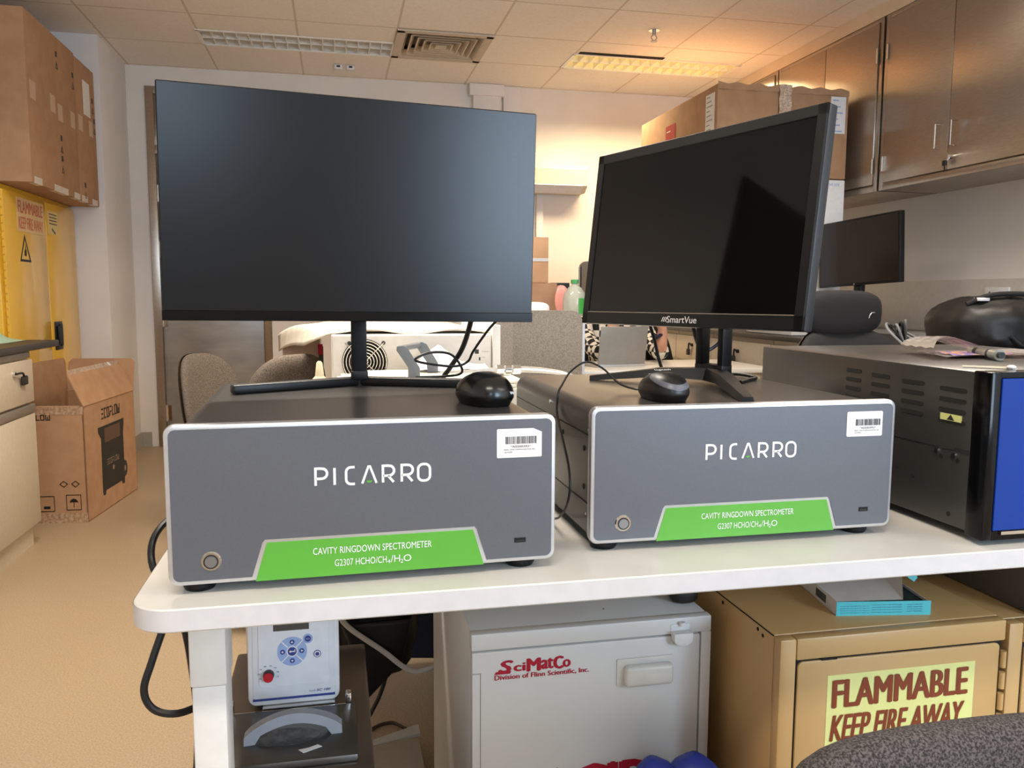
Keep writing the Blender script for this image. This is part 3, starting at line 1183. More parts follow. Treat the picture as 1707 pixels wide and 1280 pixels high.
for tip in (Vector((-.146, .338, 0)), Vector((.236, .350, 0))):
    dv = (tip - c).normalized()
    nv = Vector((-dv.y, dv.x, 0)) * .011
    q = [c - nv, tip - nv * .8, tip + nv * .8, c + nv]
    g.prism([(p.x, p.y) for p in q], 'z', BT + .0005, BT + .0135, .003)
g.cyl((.034, .432, BT + .0005), (.034, .432, BT + .0135), .0125)
g.obj('foot', M['black'], t, ang=40)
# leads hanging behind it
g = G()
g.tube([(.213, .395, 1.12), (.210, .43, 1.075), (.203, .47, 1.035), (.188, .505, 1.002), (.174, .53, .97), (.165, .55, .90), (.18, .60, .8045)], .0042)
tag(g.obj('monitor_cable', M['cable']), 'thick black lead hanging down behind the left monitor', 'cable')
g = G()
g.tube([(.265, .395, 1.10), (.245, .43, 1.075), (.222, .46, 1.035), (.215, .48, 1.015), (.19, .472, 1.008), (.14, .46, 1.015), (.125, .455, 1.022), (.15, .46, 1.032),
        (.185, .475, 1.028), (.205, .485, 1.005), (.203, .498, .992), (.17, .51, .9875), (.13, .505, .9875)], .0021)
tag(g.obj('power_lead', M['cable']), 'thin looped black lead below the left monitor', 'cable')


def blob(T, lx, ly, h, n=3.0, back=.12, zlow=.006):
    """mouse body: rounded-rectangle plan, domed, higher towards the palm end (-y)"""
    def fn(u, v):
        a = 2 * PI * u
        ca, sa = math.cos(a), math.sin(a)
        k = 1.0 / (abs(ca) ** n + abs(sa) ** n) ** (1 / n)
        if v < .3:                     # underside and skirt
            q = v / .3
            r = .86 + .14 * q
            z = h * .28 * q
        else:
            q = (v - .3) / .7
            th = q * PI / 2
            r = math.cos(th) ** .62
            z = h * .28 + h * .72 * math.sin(th) ** .9
        x, y = lx * k * ca * r, ly * k * sa * r
        tilt = 1.0 - .28 * max(0.0, (y / ly)) - .05 * max(0.0, -(y / ly))
        return T @ Vector((x * (1 - .08 * y / ly), y, z * tilt))
    return fn


T = at(.187, .176, BT + .0005, .30)
t = thing('computer_mouse', 'plain black mouse on the left analyzer at its right corner', 'mouse', (.187, .178, BT))
g = G()
g.grid(blob(T, .0300, .051, .042, 2.6), 40, 22)
g.obj('body', mat('satin_black', (16, 17, 17), 0.25, nscale=60), t, ang=70)
g = G()
Tm = T @ Matrix.Translation((.012, -.0505, .016)) @ Matrix.Rotation(-.15, 4, 'X')
g.T = Tm
g.text('W', 0, 0, .006, .004)
g.obj('logo', M['alu'], t, smooth=False)
g = G()
g.T = T
g.ball((0, .036, .026), .004, .010, .008)
g.obj('scroll_wheel', M['black'], t)

T = at(.437, .176, BT + .0005, .10)
t = thing('computer_mouse', 'black mouse with a grey band and a cord on the right analyzer', 'mouse', (.437, .176, BT))
g = G()
g.grid(blob(T, .0262, .049, .038, 2.5), 40, 22)
g.obj('body', mat('mouse_black', (24, 23, 22), 0.38, nscale=60), t, ang=70)
fnb = blob(T, .0268, .0498, .0384, 2.5)
g = G()
def band_f(u, v):
    a = PI * (1.02 + .96 * u)
    uu = a / (2 * PI)
    mid = .46 + .26 * abs(2 * u - 1) ** 1.6
    return fnb(uu, mid - .07 + .14 * v)
g.grid(band_f, 36, 5)
g.obj('grey_band', mat('band_grey', (98, 100, 108), 0.35), t, recalc=False)
g = G()
g.T = T @ Matrix.Translation((-.012, -.002, .0388)) @ Matrix.Rotation(-1.2, 4, 'X')
g.text('logitech', 0, 0, .024, .0055)
g.obj('logo', M['paper'], t, smooth=False)
g = G()
g.T = T
g.ball((0, .038, .024), .004, .010, .008)
g.obj('scroll_wheel', M['black'], t)
g = G()
g.tube([(.433, .224, BT + .010), (.428, .25, BT + .006), (.41, .275, BT + .012), (.395, .31, BT + .032), (.375, .33, BT + .040), (.345, .31, BT + .028),
        (.322, .275, BT + .012), (.3125, .262, BT + .0), (.3095, .255, BT - .03), (.30, .19, .93), (.292, .13, .90), (.2895, .12, .87), (.292, .16, .835), (.296, .22, .812), (.298, .30, .8045), (.299, .40, .8025)], .0016)
g.obj('cord', M['cable'], t)

# ------------------------------------------------------------------ right monitor
t = thing('monitor', 'smaller black monitor with white maker lettering, turned sideways on the right analyzer', 'monitor', (.60, .36, BT))
T = pose(.5425, .352, 1.2288, -1.226, .1209, .007)
MW, MH = .490, .3045
ch = .0215
g = G(T)
g.box(-MW / 2, MW / 2, .002, .020, -MH / 2, MH / 2, .003, 2)
g.box(-MW / 2 + .06, MW / 2 - .06, .02, .042, -MH / 2 + .05, MH / 2 - .06, .012, 2)
g.obj('back_shell', mat('blue_black_shell', (38, 42, 48), 0.35), t)
g = G(T)
bz = .0165
for a in ((-MW / 2, -MW / 2 + bz, -MH / 2, MH / 2), (MW / 2 - bz, MW / 2, -MH / 2, MH / 2), (-MW / 2, MW / 2, MH / 2 - bz, MH / 2), (-MW / 2, MW / 2, -MH / 2, -MH / 2 + ch)):
    g.box(a[0], a[1], -.001, .004, a[2], a[3], .0012, 1)
fr = g.obj('bezel', M['black'], t)
g = G(T)
g.box(-MW / 2 + bz - .001, MW / 2 - bz + .001, .001, .003, -MH / 2 + ch - .001, MH / 2 - bz + .001)
g.obj('screen', M['screen2'], t, smooth=False)
g = G(T)
g.box(-MW / 2 + bz, MW / 2 - bz, -.0014, 0, -MH / 2 + ch - .0012, -MH / 2 + ch)
g.obj('trim_line', mat('trim_grey', (150, 140, 128), 0.4), t, smooth=False)
g = G(T)
g.text('SmartVue', -.018, -MH / 2 + .0055, .066, .0105, y=-.0011, bold=.02)
for k in range(3):
    x = -.031 + k * .0042
    g.quad((x, -.0016, -MH / 2 + .007), (x + .0022, -.0016, -MH / 2 + .007), (x + .0055, -.0016, -MH / 2 + .0145), (x + .0033, -.0016, -MH / 2 + .0145))
g.obj('lettering', M['paper'], fr, smooth=False, recalc=False)
n_ = Vector((.936, .350, 0))          # points away from the screen
e_ = Vector((.350, -.936, 0))
hub = Vector((.600, .358, 0))
g = G()
def obar(c, w, d, z0, z1):
    q = [c - e_ * w - n_ * d, c + e_ * w - n_ * d, c + e_ * w + n_ * d, c - e_ * w + n_ * d]
    g.prism([(p.x, p.y) for p in q], 'z', z0, z1, .002)
obar(hub + e_ * -.024, .006, .011, BT + .028, 1.13)
obar(hub + e_ * .024, .006, .011, BT + .028, 1.13)
obar(hub, .030, .012, BT + .016, BT + .032)
g.obj('neck', M['black'], t)
g = G(T)
g.box(-.04, .04, .04, .055, -.11, -.02, .004)
g.obj('neck_mount', M['black'], t)
for tip in (Vector((.412, .445, 0)), Vector((.534, .112, 0))):
    g = G()
    L = [(hub, .020, .006, .026), (hub.lerp(tip, .4), .0155, .010, .024), (hub.lerp(tip, .97), .0085, .0, .008)]
    vs, fs = [], []
    dv = (tip - hub).normalized()
    nv = Vector((-dv.y, dv.x, 0))
    for p, w, zl, zh in L:
        for s, z in ((-1, zl), (1, zl), (.7, zh), (-.7, zh)):
            q = p + nv * (w * s)
            vs.append((q.x, q.y, BT + z))
    for i in range(2):
        for k in range(4):
            fs.append((i * 4 + k, i * 4 + (k + 1) % 4, i * 4 + 4 + (k + 1) % 4, i * 4 + 4 + k))
    fs += [(3, 2, 1, 0), (8, 9, 10, 11)]
    g._new(vs, fs)
    g.obj('leg', M['black'], t, ang=20)
g = G()
g.tube([(.575, .40, 1.115), (.60, .43, 1.06), (.63, .46, 1.03), (.66, .46, 1.045), (.668, .45, 1.075), (.655, .43, 1.10)], .0036)
tag(g.obj('video_cable', M['cable']), 'black lead looping down beside the neck of the right monitor', 'cable')
g = G()
g.tube([(.525, .47, 1.10), (.55, .49, 1.05), (.565, .50, 1.01), (.58, .51, .992), (.62, .52, .989), (.66, .48, .9875), (.69, .44, .99), (.70, .40, .9875), (.67, .37, .9875), (.64, .34, .987)], .003)
tag(g.obj('power_lead', M['cable']), 'black lead trailing over the top of the right analyzer behind the V-shaped stand', 'cable')
t_ = G()
t_.box(.575, .625, .475, .50, BT, BT + .0006)
tag(t_.obj('sticky_note', mat('yellow_note', (216, 182, 84), .7)), 'small yellow note lying on the right analyzer behind its mouse', 'note')

# ================================================================== UNDER THE TABLE
# heating bath
t = thing('water_bath', 'steel heating bath with a white control head under the left end of the table', 'water bath', (-.07, .35, 0))
ZB = .48
g = G()
g.box(-.185, .042, .17, .62, .16, ZB, .006)
g.obj('tank', M['btop'], t)
for x in (-.16, .01):
    for y in (.2, .57):
        g = G()
        g.box(x, x + .02, y, y + .02, 0, .165)
        g.obj('stand_leg', M['steel'], t)
g = G()
g.box(-.176, .020, .222, .372, ZB, ZB + .012, .004)
g.mi = 1
g.prism([(.05 * math.cos(a) * 1.0 - .082, .287 + .024 * math.sin(a)) for a in [i * PI / 8 for i in range(16)]], 'z', ZB + .012, ZB + .0126)
lid = g.obj('lid', [M['lid'], mat('scuffed_steel', (122, 120, 117), .5, .7, rgb2=(82, 80, 78), nscale=60)], t)
g = G()
g.prism([(-.062, .247), (-.048, .25), (-.036, .256), (-.030, .250), (-.045, .243), (-.055, .238)], 'z', ZB + .0125, ZB + .0132)
g.obj('torn_label', M['paper'], lid, smooth=False)
g = G()
A, B = Vector((-.138, .284, ZB + .012)), Vector((-.002, .294, ZB + .012))
vs, fs = [], []
n = 18
for i in range(n + 1):
    q = i / n
    p = A.lerp(B, q)
    s = math.sin(PI * q)
    wv = .0095 + .002 * abs(2 * q - 1)
    zt = p.z + .027 * s ** .75 + .010
    zb = max(p.z, zt - .014) if s > .38 else p.z
    for dy, z in ((-wv, zb), (wv, zb), (wv * .8, zt), (-wv * .8, zt)):
        vs.append((p.x, p.y + dy, z))
for i in range(n):
    for k in range(4):
        fs.append((i * 4 + k, i * 4 + (k + 1) % 4, i * 4 + 4 + (k + 1) % 4, i * 4 + 4 + k))
fs += [(3, 2, 1, 0), (n * 4, n * 4 + 1, n * 4 + 2, n * 4 + 3)]
g._new(vs, fs)
g.obj('handle', M['hgrey'], lid, ang=40)
# bracket between lid and head
g = G()
g.box(-.165, .008, .376, .386, ZB, ZB + .005, .001)
g.box(-.122, -.012, .383, .41, ZB + .001, ZB + .0085, .001)
g.obj('bracket', M['chrome'], t)
for x in (-.172, .004):
    g = G()
    g.box(x, x + .009, .372, .388, ZB, ZB + .026, .002)
    g.cyl((x + .0045, .371, ZB + .018), (x + .0045, .374, ZB + .018), .0028)
    g.obj('clip', M['chrome'], t)
HY = .392
Th = at(-.074, HY, .489, 0.0, -.10)
g = G(Th)
g.prism(rrect(-.0695, .0695, 0, .205, .013), 'y', 0, .11, .004)
g.prism(rrect(-.062, .062, .008, .195, .01), 'y', -.0015, .002, .001)
hd = g.obj('control_head', M['ctrl'], t, ang=30)
g = G(Th)
g.prism(rrect(-.053, .053, .029, .19, .007), 'y', -.0035, 0, .001)
g.obj('keypad', mat('keypad_white', (230, 232, 238), .4), hd, ang=30)
g = G(Th)
g.box(-.030, .024, -.0042, 0, .116, .148)
g.obj('display', M['lcd'], hd, smooth=False)
g = G(Th)
g.box(-.062, .062, -.0022, 0, .0085, .012)
g.text('SC 100', .034, .0165, .021, .0038, y=-.0017, shear=.25, bold=.01)
g.text('Thermo', .022, .0168, .010, .0022, y=-.0017)
g.obj('lettering', M['dblue'], hd, smooth=False, recalc=False)
kx, kz, KR = -.002, .083, .0225
g = G(Th)
g.cyl((kx, -.0034, kz), (kx, -.0042, kz), KR, seg=36)
g.cyl((kx + .024, -.0034, kz + .018), (kx + .024, -.0042, kz + .018), .0075, seg=24)
g.mi = 1
for a in (45, 135, 225, 315):
    ca, sa = math.cos(math.radians(a)), math.sin(math.radians(a))
    q = [(kx + ca * .009 - sa * .0008, kz + sa * .009 + ca * .0008), (kx + ca * .009 + sa * .0008, kz + sa * .009 - ca * .0008),
         (kx + ca * KR + sa * .0008, kz + sa * KR - ca * .0008), (kx + ca * KR - sa * .0008, kz + sa * KR + ca * .0008)]
    g.prism(q, 'y', -.0046, -.004)
g.cyl((kx, -.004, kz), (kx, -.0046, kz), .0085, seg=24)
g.mi = 2
g.cyl((kx, -.0045, kz), (kx, -.005, kz), .0068, seg=24)
for dx, dz in ((0, .0145), (0, -.0145), (.0145, 0), (-.0145, 0)):
    g.cyl((kx + dx, -.004, kz + dz), (kx + dx, -.0048, kz + dz), .0038, seg=16)
g.cyl((kx + .024, -.004, kz + .018), (kx + .024, -.0048, kz + .018), .0048, seg=16)
g.cyl((.036, -.0034, .076), (.036, -.0042, .076), .0058, seg=20)
g.mi = 1
g.cyl((.036, -.004, .076), (.036, -.0048, .076), .0047, seg=20)
for dx, dz, a in ((0, .0145, 90), (0, -.0145, 270), (.0145, 0, 0), (-.0145, 0, 180)):
    q = [(kx + dx + .0022 * math.cos(math.radians(a + k)), kz + dz + .0022 * math.sin(math.radians(a + k))) for k in (0, 120, 240)]
    g.prism(q, 'y', -.0052, -.0046)
g.box(kx - .003, kx + .0045, -.0054, -.0048, kz - .0008, kz + .0008)
g.prism([(kx - .005, kz), (kx - .002, kz + .0022), (kx - .002, kz - .0022)], 'y', -.0054, -.0048)
g.box(kx + .0035, kx + .0048, -.0054, -.0048, kz - .0008, kz + .003)
g.text('MENU', kx + .0212, kz + .0172, .0056, .0016, y=-.005)
g.mi = 2
g.cyl((.036, -.0046, .076), (.036, -.0053, .076), .003, seg=16)
g.obj('buttons', [M['lblue'], M['paper'], M['dblue']], hd, ang=30, recalc=False)
g = G(Th)
g.cyl((-.038, -.0034, .049), (-.038, -.012, .049), .0085, .0078, seg=24)
kn = g.obj('knob', M['lock'], hd)
g = G(Th)
g.cyl((-.038, -.0119, .0475), (-.038, -.0128, .0475), .0074, seg=24)
g.obj('knob_cap', M['redknob'], kn)
g = G(Th)
for k, s in enumerate(('OFF', '60', '70', '80', '90', '95', '100', 'HI')):
    a = math.radians(205 - k * 32)
    g.text(s, -.038 + .0145 * math.cos(a) - .002, .049 + .0135 * math.sin(a), .0036, .0018, y=-.0036)
g.obj('dial_marks', M['ink'], hd, smooth=False, recalc=False)

# white corrosives cabinet
t = thing('acid_cabinet', 'white plastic acid cabinet with red maker lettering under the table', 'cabinet', (.387, .5, 0))
CX0, CX1, CY0, CY1, CT = .191, .583, .3, .805, .6155
g = G()
g.box(CX0, CX1, CY0 + .016, CY1, 0, CT, .006)
g.box(CX0, CX1, CY0, CY0 + .02, CT - .027, CT, .003)
g.box(CX1 - .017, CX1, CY0, CY0 + .02, 0, CT - .026, .002)
g.mi = 1
for x, y in ((.30, .42), (.50, .50), (.42, .36)):
    g.cyl((x, y, CT - .001), (x, y, CT + .0006), .0014, seg=8)
g.obj('carcass', [M['acid'], M['ink']], t, ang=30)
g = G()
g.box(CX0 + .001, CX1 - .019, CY0, CY0 + .017, .03, CT - .029, .003)
dr = g.obj('door', M['acid'], t, ang=30)
g = G()
g.box(CX0 + .0135, CX0 + .0148, CY0 - .0003, CY0 + .001, .03, CT - .062)
g.box(CX0 + .002, CX0 + .0148, CY0 - .0003, CY0 + .001, CT - .0628, CT - .0618)
g.obj('seam', mat('seam_grey', (150, 150, 148), .6), dr, smooth=False)
lz = .5505
g = G(at(0, CY0, 0))
g.text('S', .2340, lz + .0015, .0205, .0185, bold=.10, shear=.2)
g.quad((.2262, -.0006, lz - .0012), (.2510, -.0006, lz - .0012), (.2530, -.0006, lz + .0032), (.2290, -.0006, lz + .0032))
g.text('ci', .2575, lz + .0020, .0170, .0125, bold=.10)
g.text('M', .2785, lz, .0195, .0200, bold=.09)
g.text('at', .3008, lz + .0015, .0180, .0170, bold=.08)
g.text('C', .3210, lz, .0135, .0200, bold=.09)
g.text('o', .3355, lz + .0015, .0110, .0120, bold=.10)
g.text('Division of Flinn Scientific, Inc.', .2270, .5395, .1500, .0088, bold=.05)
g.obj('lettering', M['red'], dr, smooth=False, recalc=False)
g = G(at(0, CY0, 0))
g.text('ACID', .300, .318, .185, .068, bold=.08)
g.obj('lettering', M['red'], dr, smooth=False, recalc=False)
g = G()
g.box(.4225, .517, CY0 - .003, CY0 + .002, .512, .5565, .002)
g.box(.433, .514, CY0 - .017, CY0, .5135, .548, .007, 3)
g.obj('handle', mat('pull_plastic', (222, 221, 214), .35), dr, ang=40)
g = G()
g.box(.512, .545, CY0 - .002, CY0 + .002, .588, .606, .002)
g.prism([(.512 + .0165 + .016 * math.cos(a), .585 + .010 * math.sin(a)) for a in [PI + i * PI / 10 for i in range(11)]] + [(.5445, .596), (.5125, .596)], 'y', CY0 - .017, CY0 - .001, .002)
g.cyl((.53, CY0 - .004, .604), (.53, CY0 - .004, .610), .005)
g.obj('latch', M['white'], dr, ang=40)
t = thing('cable_clip', 'small black lump of plastic on the right top corner of the white acid cabinet', 'clip', (.56, .36, CT))
g = G()
g.ball((.562, .366, CT + .016), .024, .020, .017, pw=.7)
g.obj('body', M['lock'], t)
g = G()
g.prism([(.542, CT + .018), (.582, CT + .016), (.577, CT + .026), (.562, CT + .035), (.548, CT + .032)], 'y', .35, .385, .002)
g.obj('cap', M['black'], t)

# mustard flammables lockers
def locker(x0, x1, y0, y1, zt, label):
    t = thing('flammables_locker', label, 'cabinet', ((x0 + x1) / 2, (y0 + y1) / 2, 0), 0, 'mustard flammables lockers')
    g = G()
    g.box(x0, x1, y0 + .02, y1, 0, zt, .003)
    g.box(x0 + .0265, x1 - .001, y0, y0 + .02, zt - .034, zt - .001, .003)
    g.box(x0, x0 + .026, y0, y0 + .02, 0, zt - .001, .003)
    g.mi = 1
    g.box(x0 - .0008, x0 + .001, y0 + .02, y1 - .02, zt - .0025, zt - .0012)
    for yy, z in ((y0 + .05, zt - .014), (y0 + .065, zt - .010), (y0 + .18, zt - .012)):
        g.cyl((x0 - .0008, yy, z), (x0 + .001, yy, z), .003, seg=8)
    g.box(x0 + .026, x1 - .008, y0 + .002, y0 + .006, .02, zt - .034)
    g.obj('carcass', [M['mustard'], M['dark']], t, ang=30)
    g = G()
    g.prism(rrect(x0 + .0285, x1 - .012, .02, zt - .036, .008), 'y', y0 - .001, y0 + .006, .001)
    dr = g.obj('door', M['mustard'], t, ang=30)
    g = G()
    for k in range(14):
        z = zt - .075 - k * .034
        g.cyl((x1 - .006, y0 - .002, z), (x1 - .006, y0 - .002, z + .026), .0045)
    g.obj('hinge', M['mustard'], dr)
    return t, dr


t, dr = locker(.617, 1.000, .15, .64, .6345, 'mustard flammables locker with a pale flammable sign under the table')
g = G(at(0, .149, 0))
g.prism([(.694, .43), (.945, .43), (.945, .574), (.694, .574)], 'y', -.0006, .0005)
sg = g.obj('warning_sign', M['lime'], dr, smooth=False)
g = G(at(0, .149, 0))
g.text('FLAMMABLE', .704, .5240, .228, .0420, bold=.05, y=-.0008)
g.text('KEEP FIRE AWAY', .702, .4720, .227, .0400, bold=.035, shear=.22, y=-.0008)
g.obj('lettering', M['brown'], sg, smooth=False, recalc=False)
g = G(at(0, .149, 0))
g.box(.683, .708, -.0012, .001, .5985, .6015)
g.obj('vent_slot', M['dark'], dr)
t, dr = locker(1.004, 1.345, .149, .63, .628, 'mustard flammables locker at the right edge of the picture with a rounded door corner')
t = thing('storage_case', 'dark grey case on top of the rightmost mustard locker', 'case', (1.2, .4, .628))
g = G()
g.box(1.058, 1.335, .153, .62, .6285, .74, .006)
g.obj('body', mat('case_grey', (84, 76, 70), .6), t)
g = G()
g.box(1.057, 1.336, .152, .621, .712, .718)
g.obj('seam', M['dark'], t)
# crushed glove box
Tb = at(.748, .214, .6345, -.16)
t = thing('glove_box', 'turquoise and white cardboard glove box lying crushed on the mustard locker', 'box', (.748, .214, .6345), -.16)
g = G(Tb)
g.box(0, .150, 0, .0008, .0, .0225)
g.obj('front_panel', M['cyan'], t, smooth=False)
g = G(Tb)
g.box(0, .150, .0008, .26, 0, .0012)
g.box(0, .0008, .0008, .26, 0, .024)
g.box(.149, .1498, .0008, .26, 0, .020)
g.quad((0, 0, .0232), (.105, .0, .0248), (.150, .09, .046), (.150, .26, .036), (0, .26, .024))
g.obj('carton', M['paper'], t, smooth=False, recalc=False)
g = G(Tb)
g.quad((.150, .09, .046), (.168, .088, .045), (.174, .083, .030), (.167, .080, .024), (.158, .083, .030))
g.quad((.150, .09, .046), (.168, .088, .045), (.168, .25, .043), (.150, .26, .036))
g.obj('flap', M['cyan'], t, smooth=False, recalc=False)
g = G(Tb)
g.box(.002, .148, .004, .25, .0015, .016)
g.obj('inside', M['lock'], t)
g = G(Tb)
for k in range(4):
    g.text('powder free nitrile gloves for single use', .006, .0148 - k * .0036, .045, .0016, y=-.0002)
    g.text('store away from heat and sunlight', .056, .0162 - k * .004, .048, .002, y=-.0002)
    g.text('non sterile', .112, .0165 - k * .0036, .024, .0016, y=-.0002)
g.obj('print', M['dblue'], t, smooth=False, recalc=False)
g = G(Tb @ Matrix.Rotation(-PI / 2, 4, 'Z'))
for k in range(16):
    g.box(-.075 + k * .0024, -.0738 + k * .0024, -.0004, 0, .006, .019)
g.obj('barcode', M['ink'], t, smooth=False, recalc=False)
g = G(Tb @ Matrix.Rotation(-PI / 2, 4, 'Z'))
for k in range(3):
    g.text('nitrile gloves size', -.24, .005 + k * .006, .06, .0035)
g.obj('side_print', M['ink'], t, smooth=False, recalc=False)

# foreground chair
t = thing('upholstered_chair', 'brown grey woven chair back in the bottom right corner in front of the table', 'chair', (.605, -.2, 0))
g = G()
def cush(cx, cy, cz, w, h, d):
    def fn(u, v):
        a = 2 * PI * u
        ca, sa = math.cos(a), math.sin(a)
        n = 5.0
        k = 1.0 / (abs(ca) ** n + abs(sa) ** n) ** (1 / n)
        b = PI * (v - .5)
        rr = math.cos(b) ** .35
        x, z = w * k * ca * rr, h * k * sa * rr
        return (cx + x, cy + d * math.sin(b) - .015 * (x / w) ** 2 - .02 * (z / h), cz + z)
    return fn
g.grid(cush(.597, -.20, .560, .205, .150, .036), 64, 24)
g.obj('backrest', M['fabric'], t, ang=80)
g = G()
g.ball((.605, -.44, .44), .21, .21, .045, pw=.6, seg=40, rings=16)
g.obj('seat', M['fabric'], t, ang=80)
g = G()
g.tube([(.605, -.185, .56), (.605, -.16, .45), (.605, -.2, .38), (.605, -.40, .385)], .016)
g.obj('back_bracket', M['black'], t)
g = G()
g.cyl((.605, -.44, .08), (.605, -.44, .40), .022)
g.obj('column', M['black'], t)
for k in range(5):
    a = 2 * PI * k / 5 + .3
    g = G()
    g.tube([(.605, -.44, .10), (.605 + .26 * math.cos(a), -.44 + .26 * math.sin(a), .065)], [.022, .014], smooth=0)
    lg = g.obj('leg', M['black'], t)
    g = G()
    x, y = .605 + .26 * math.cos(a), -.44 + .26 * math.sin(a)
    g.cyl((x - .012, y, .026), (x + .012, y, .026), .026)
    g.obj('caster', M['black'], lg)
# blue bag at the bottom edge
t = thing('plastic_bag', 'knotted blue plastic bag at the bottom edge in front of the white acid cabinet', 'bag', (.48, .21, 0))
g = G()
g.ball((.48, .2, .205), .095, .075, .205, pw=.8, seg=30)
for c, r in (((.397, .2, .417), .013), ((.450, .20, .408), .031), ((.508, .195, .396), .042), ((.545, .19, .37), .04)):
    g.ball(c, r, r * .9, r * 1.15, pw=.85)
g.rough(.006, 34)
g.obj('bag', M['bluebag'], t, ang=60)

# power leads on the left of the table
g = G()
g.tube([(-.19, .36, .815), (-.205, .30, .826), (-.222, .25, .828), (-.232, .215, .815), (-.232, .20, .79), (-.215, .17, .765), (-.205, .15, .745), (-.222, .135, .69), (-.232, .13, .655), (-.222, .13, .63), (-.195, .13, .622), (-.165, .16, .618)], .0045)
tag(g.obj('power_lead', M['cable']), 'black lead looping over the left end of the table beside the leg', 'cable')
g = G()
g.tube([(-.178, .17, .77), (-.19, .165, .74), (-.183, .165, .68), (-.178, .17, .60), (-.182, .17, .52), (-.198, .17, .44), (-.22, .17, .36), (-.24, .17, .2), (-.25, .17, .01)], .0065)
tag(g.obj('power_lead', M['cable']), 'thick black lead running down behind the left table leg', 'cable')
g = G()
g.tube([(-.178, .19, .60), (-.185, .19, .50), (-.2, .19, .42), (-.215, .19, .36), (-.222, .19, .2), (-.22, .19, .01)], .0058)
tag(g.obj('power_lead', M['cable']), 'second black lead running to the floor, right of the thick one behind the table leg', 'cable')
g = G()
g.tube([(-.165, .28, .64), (-.158, .36, .655), (-.15, .60, .70), (-.1, .66, .70)], .004)
tag(g.obj('thin_lead', M['cable']), 'thin black lead passing behind the control head of the heating bath', 'cable')
g = G()
g.tube([(-.02, .88, .52), (-.005, .89, .44), (.014, .9, .398), (.09, .9, .335), (.13, .9, .298), (.158, .9, .281), (.175, .9, .281), (.21, .9, .29), (.24, .9, .30)], .006)
tag(g.obj('white_cable', M['cableg']), 'pale cable sagging across the dark space left of the white cabinet', 'cable')
g = G()
g.tube([(.085, .96, .33), (.10, .97, .29), (.10, .97, .25), (.085, .97, .20), (.06, .97, .15)], .005)
tag(g.obj('thin_lead', M['cable']), 'black lead curving down beside the dark backpack under the table', 'cable')
g = G()
g.tube([(.0, 1.0, .004), (.06, 1.16, .004), (.12, 1.2, .004), (.16, 1.16, .004)], .004)
tag(g.obj('floor_cord', mat('brown_cord', (70, 52, 40), .6)), 'thin cord lying on the floor under the table', 'cable')
t = thing('backpack', 'dark backpack hanging in the shade under the table', 'bag', (.05, .95, .4))
g = G()
g.ball((.075, .98, .42), .10, .06, .17, pw=.6, seg=30)
g.prism([(.0, .40), (.16, .40), (.13, .30), (.05, .21), (.025, .32)], 'y', .91, .96, .008)
g.rough(.012, 22)
g.obj('body', M['black'], t, ang=50)
g = G()
g.tube([(.03, .98, .57), (.03, .99, .70), (.05, 1.0, .772)], .008)
g.obj('strap', M['black'], t)
t = thing('storage_crate', 'dark navy crate in the shade behind the white acid cabinet', 'crate', (.4, 1.4, 0))
g = G()
g.prism([(.11, .17), (.62, .12), (.62, .62), (.11, .62)], 'y', 1.22, 1.56, .01)
g.obj('bin', M['navy'], t)
g = G()
g.box(.10, .63, 1.21, 1.57, .60, .625, .004)
g.obj('rim', M['navy'], t)
for x in (.40, .57):
    for y in (1.25, 1.5):
        g = G()
        g.box(x, x + .03, y, y + .03, 0, .16)
        g.obj('leg', M['lock'], t)
t = thing('flat_box', 'flat pale cardboard lid lying on the floor left of the white acid cabinet', 'box', (.1, .95, 0))
g = G()
g.box(.035, .18, .80, 1.03, 0.0, .05, .002)
g.obj('lid', mat('pale_board', (176, 166, 150), .8), t)
g = G()
g.prism([(.03, 1.02), (.185, 1.09), (.185, 1.045), (.04, 1.005)], 'z', .045, .052)
g.obj('flap', M['cableg'], t)

# ================================================================== SECOND TABLE AND WHAT STANDS ON IT
t = thing('work_table', 'second white table behind the two analyzers, carrying the fan instrument', 'table', (.5, 1.25, 0))
g = G()
g.box(-.16, 1.30, .80, 1.60, .775, .80, .004)
g.obj('tabletop', M['table'], t)
for x in (-.10, 1.22):
    for y in (.9, 1.5):
        g = G()
        g.box(x, x + .045, y, y + .045, 0, .776, .003)
        g.obj('leg', M['leg'], t)
# instrument with fan grille, its back panel towards us
t = thing('fan_instrument', 'white instrument with a round fan grille in its back panel, seen below the left monitor', 'instrument', (.2, 1.45, .8))
IX0, IX1, IY = -.013, .421, 1.35
g = G()
g.box(IX0, IX1, IY, 1.59, .806, 1.019, .004)
g.box(IX1, IX1 + .022, IY - .012, IY + .03, .80, 1.045, .002)
g.obj('case', mat('instrument_white', (226, 222, 214), .5), t)
g = G()
g.prism(rrect(IX0 + .004, IX1 - .004, .810, 1.016, .005), 'y', IY - .003, IY + .001)
g.mi = 1
for x, z in ((.034, .998), (.124, .998), (.034, .90), (.124, .90)):
    g.cyl((x, IY - .0045, z), (x, IY, z), .0052, seg=12)
for x, z, w, h in ((.378, .972, .011, .012), (.386, .952, .004, .009)):
    g.box(x - w / 2, x + w / 2, IY - .0036, IY, z - h / 2, z + h / 2)
g.text('TPU', .374, .990, .008, .003, y=IY - .0034)
g.text('ETHERNET', .392, .971, .02, .002, y=IY - .0034)
g.text('USB', .392, .955, .008, .002, y=IY - .0034)
g.obj('back_panel', [mat('panel_offwhite', (222, 216, 208), .5), M['ink']], t, smooth=False)
fx, fz = .074, .948
g = G()
g.cyl((fx, IY - .0045, fz), (fx, IY - .002, fz), .060, seg=40)
g.obj('fan_opening', M['dark'], t)
g = G()
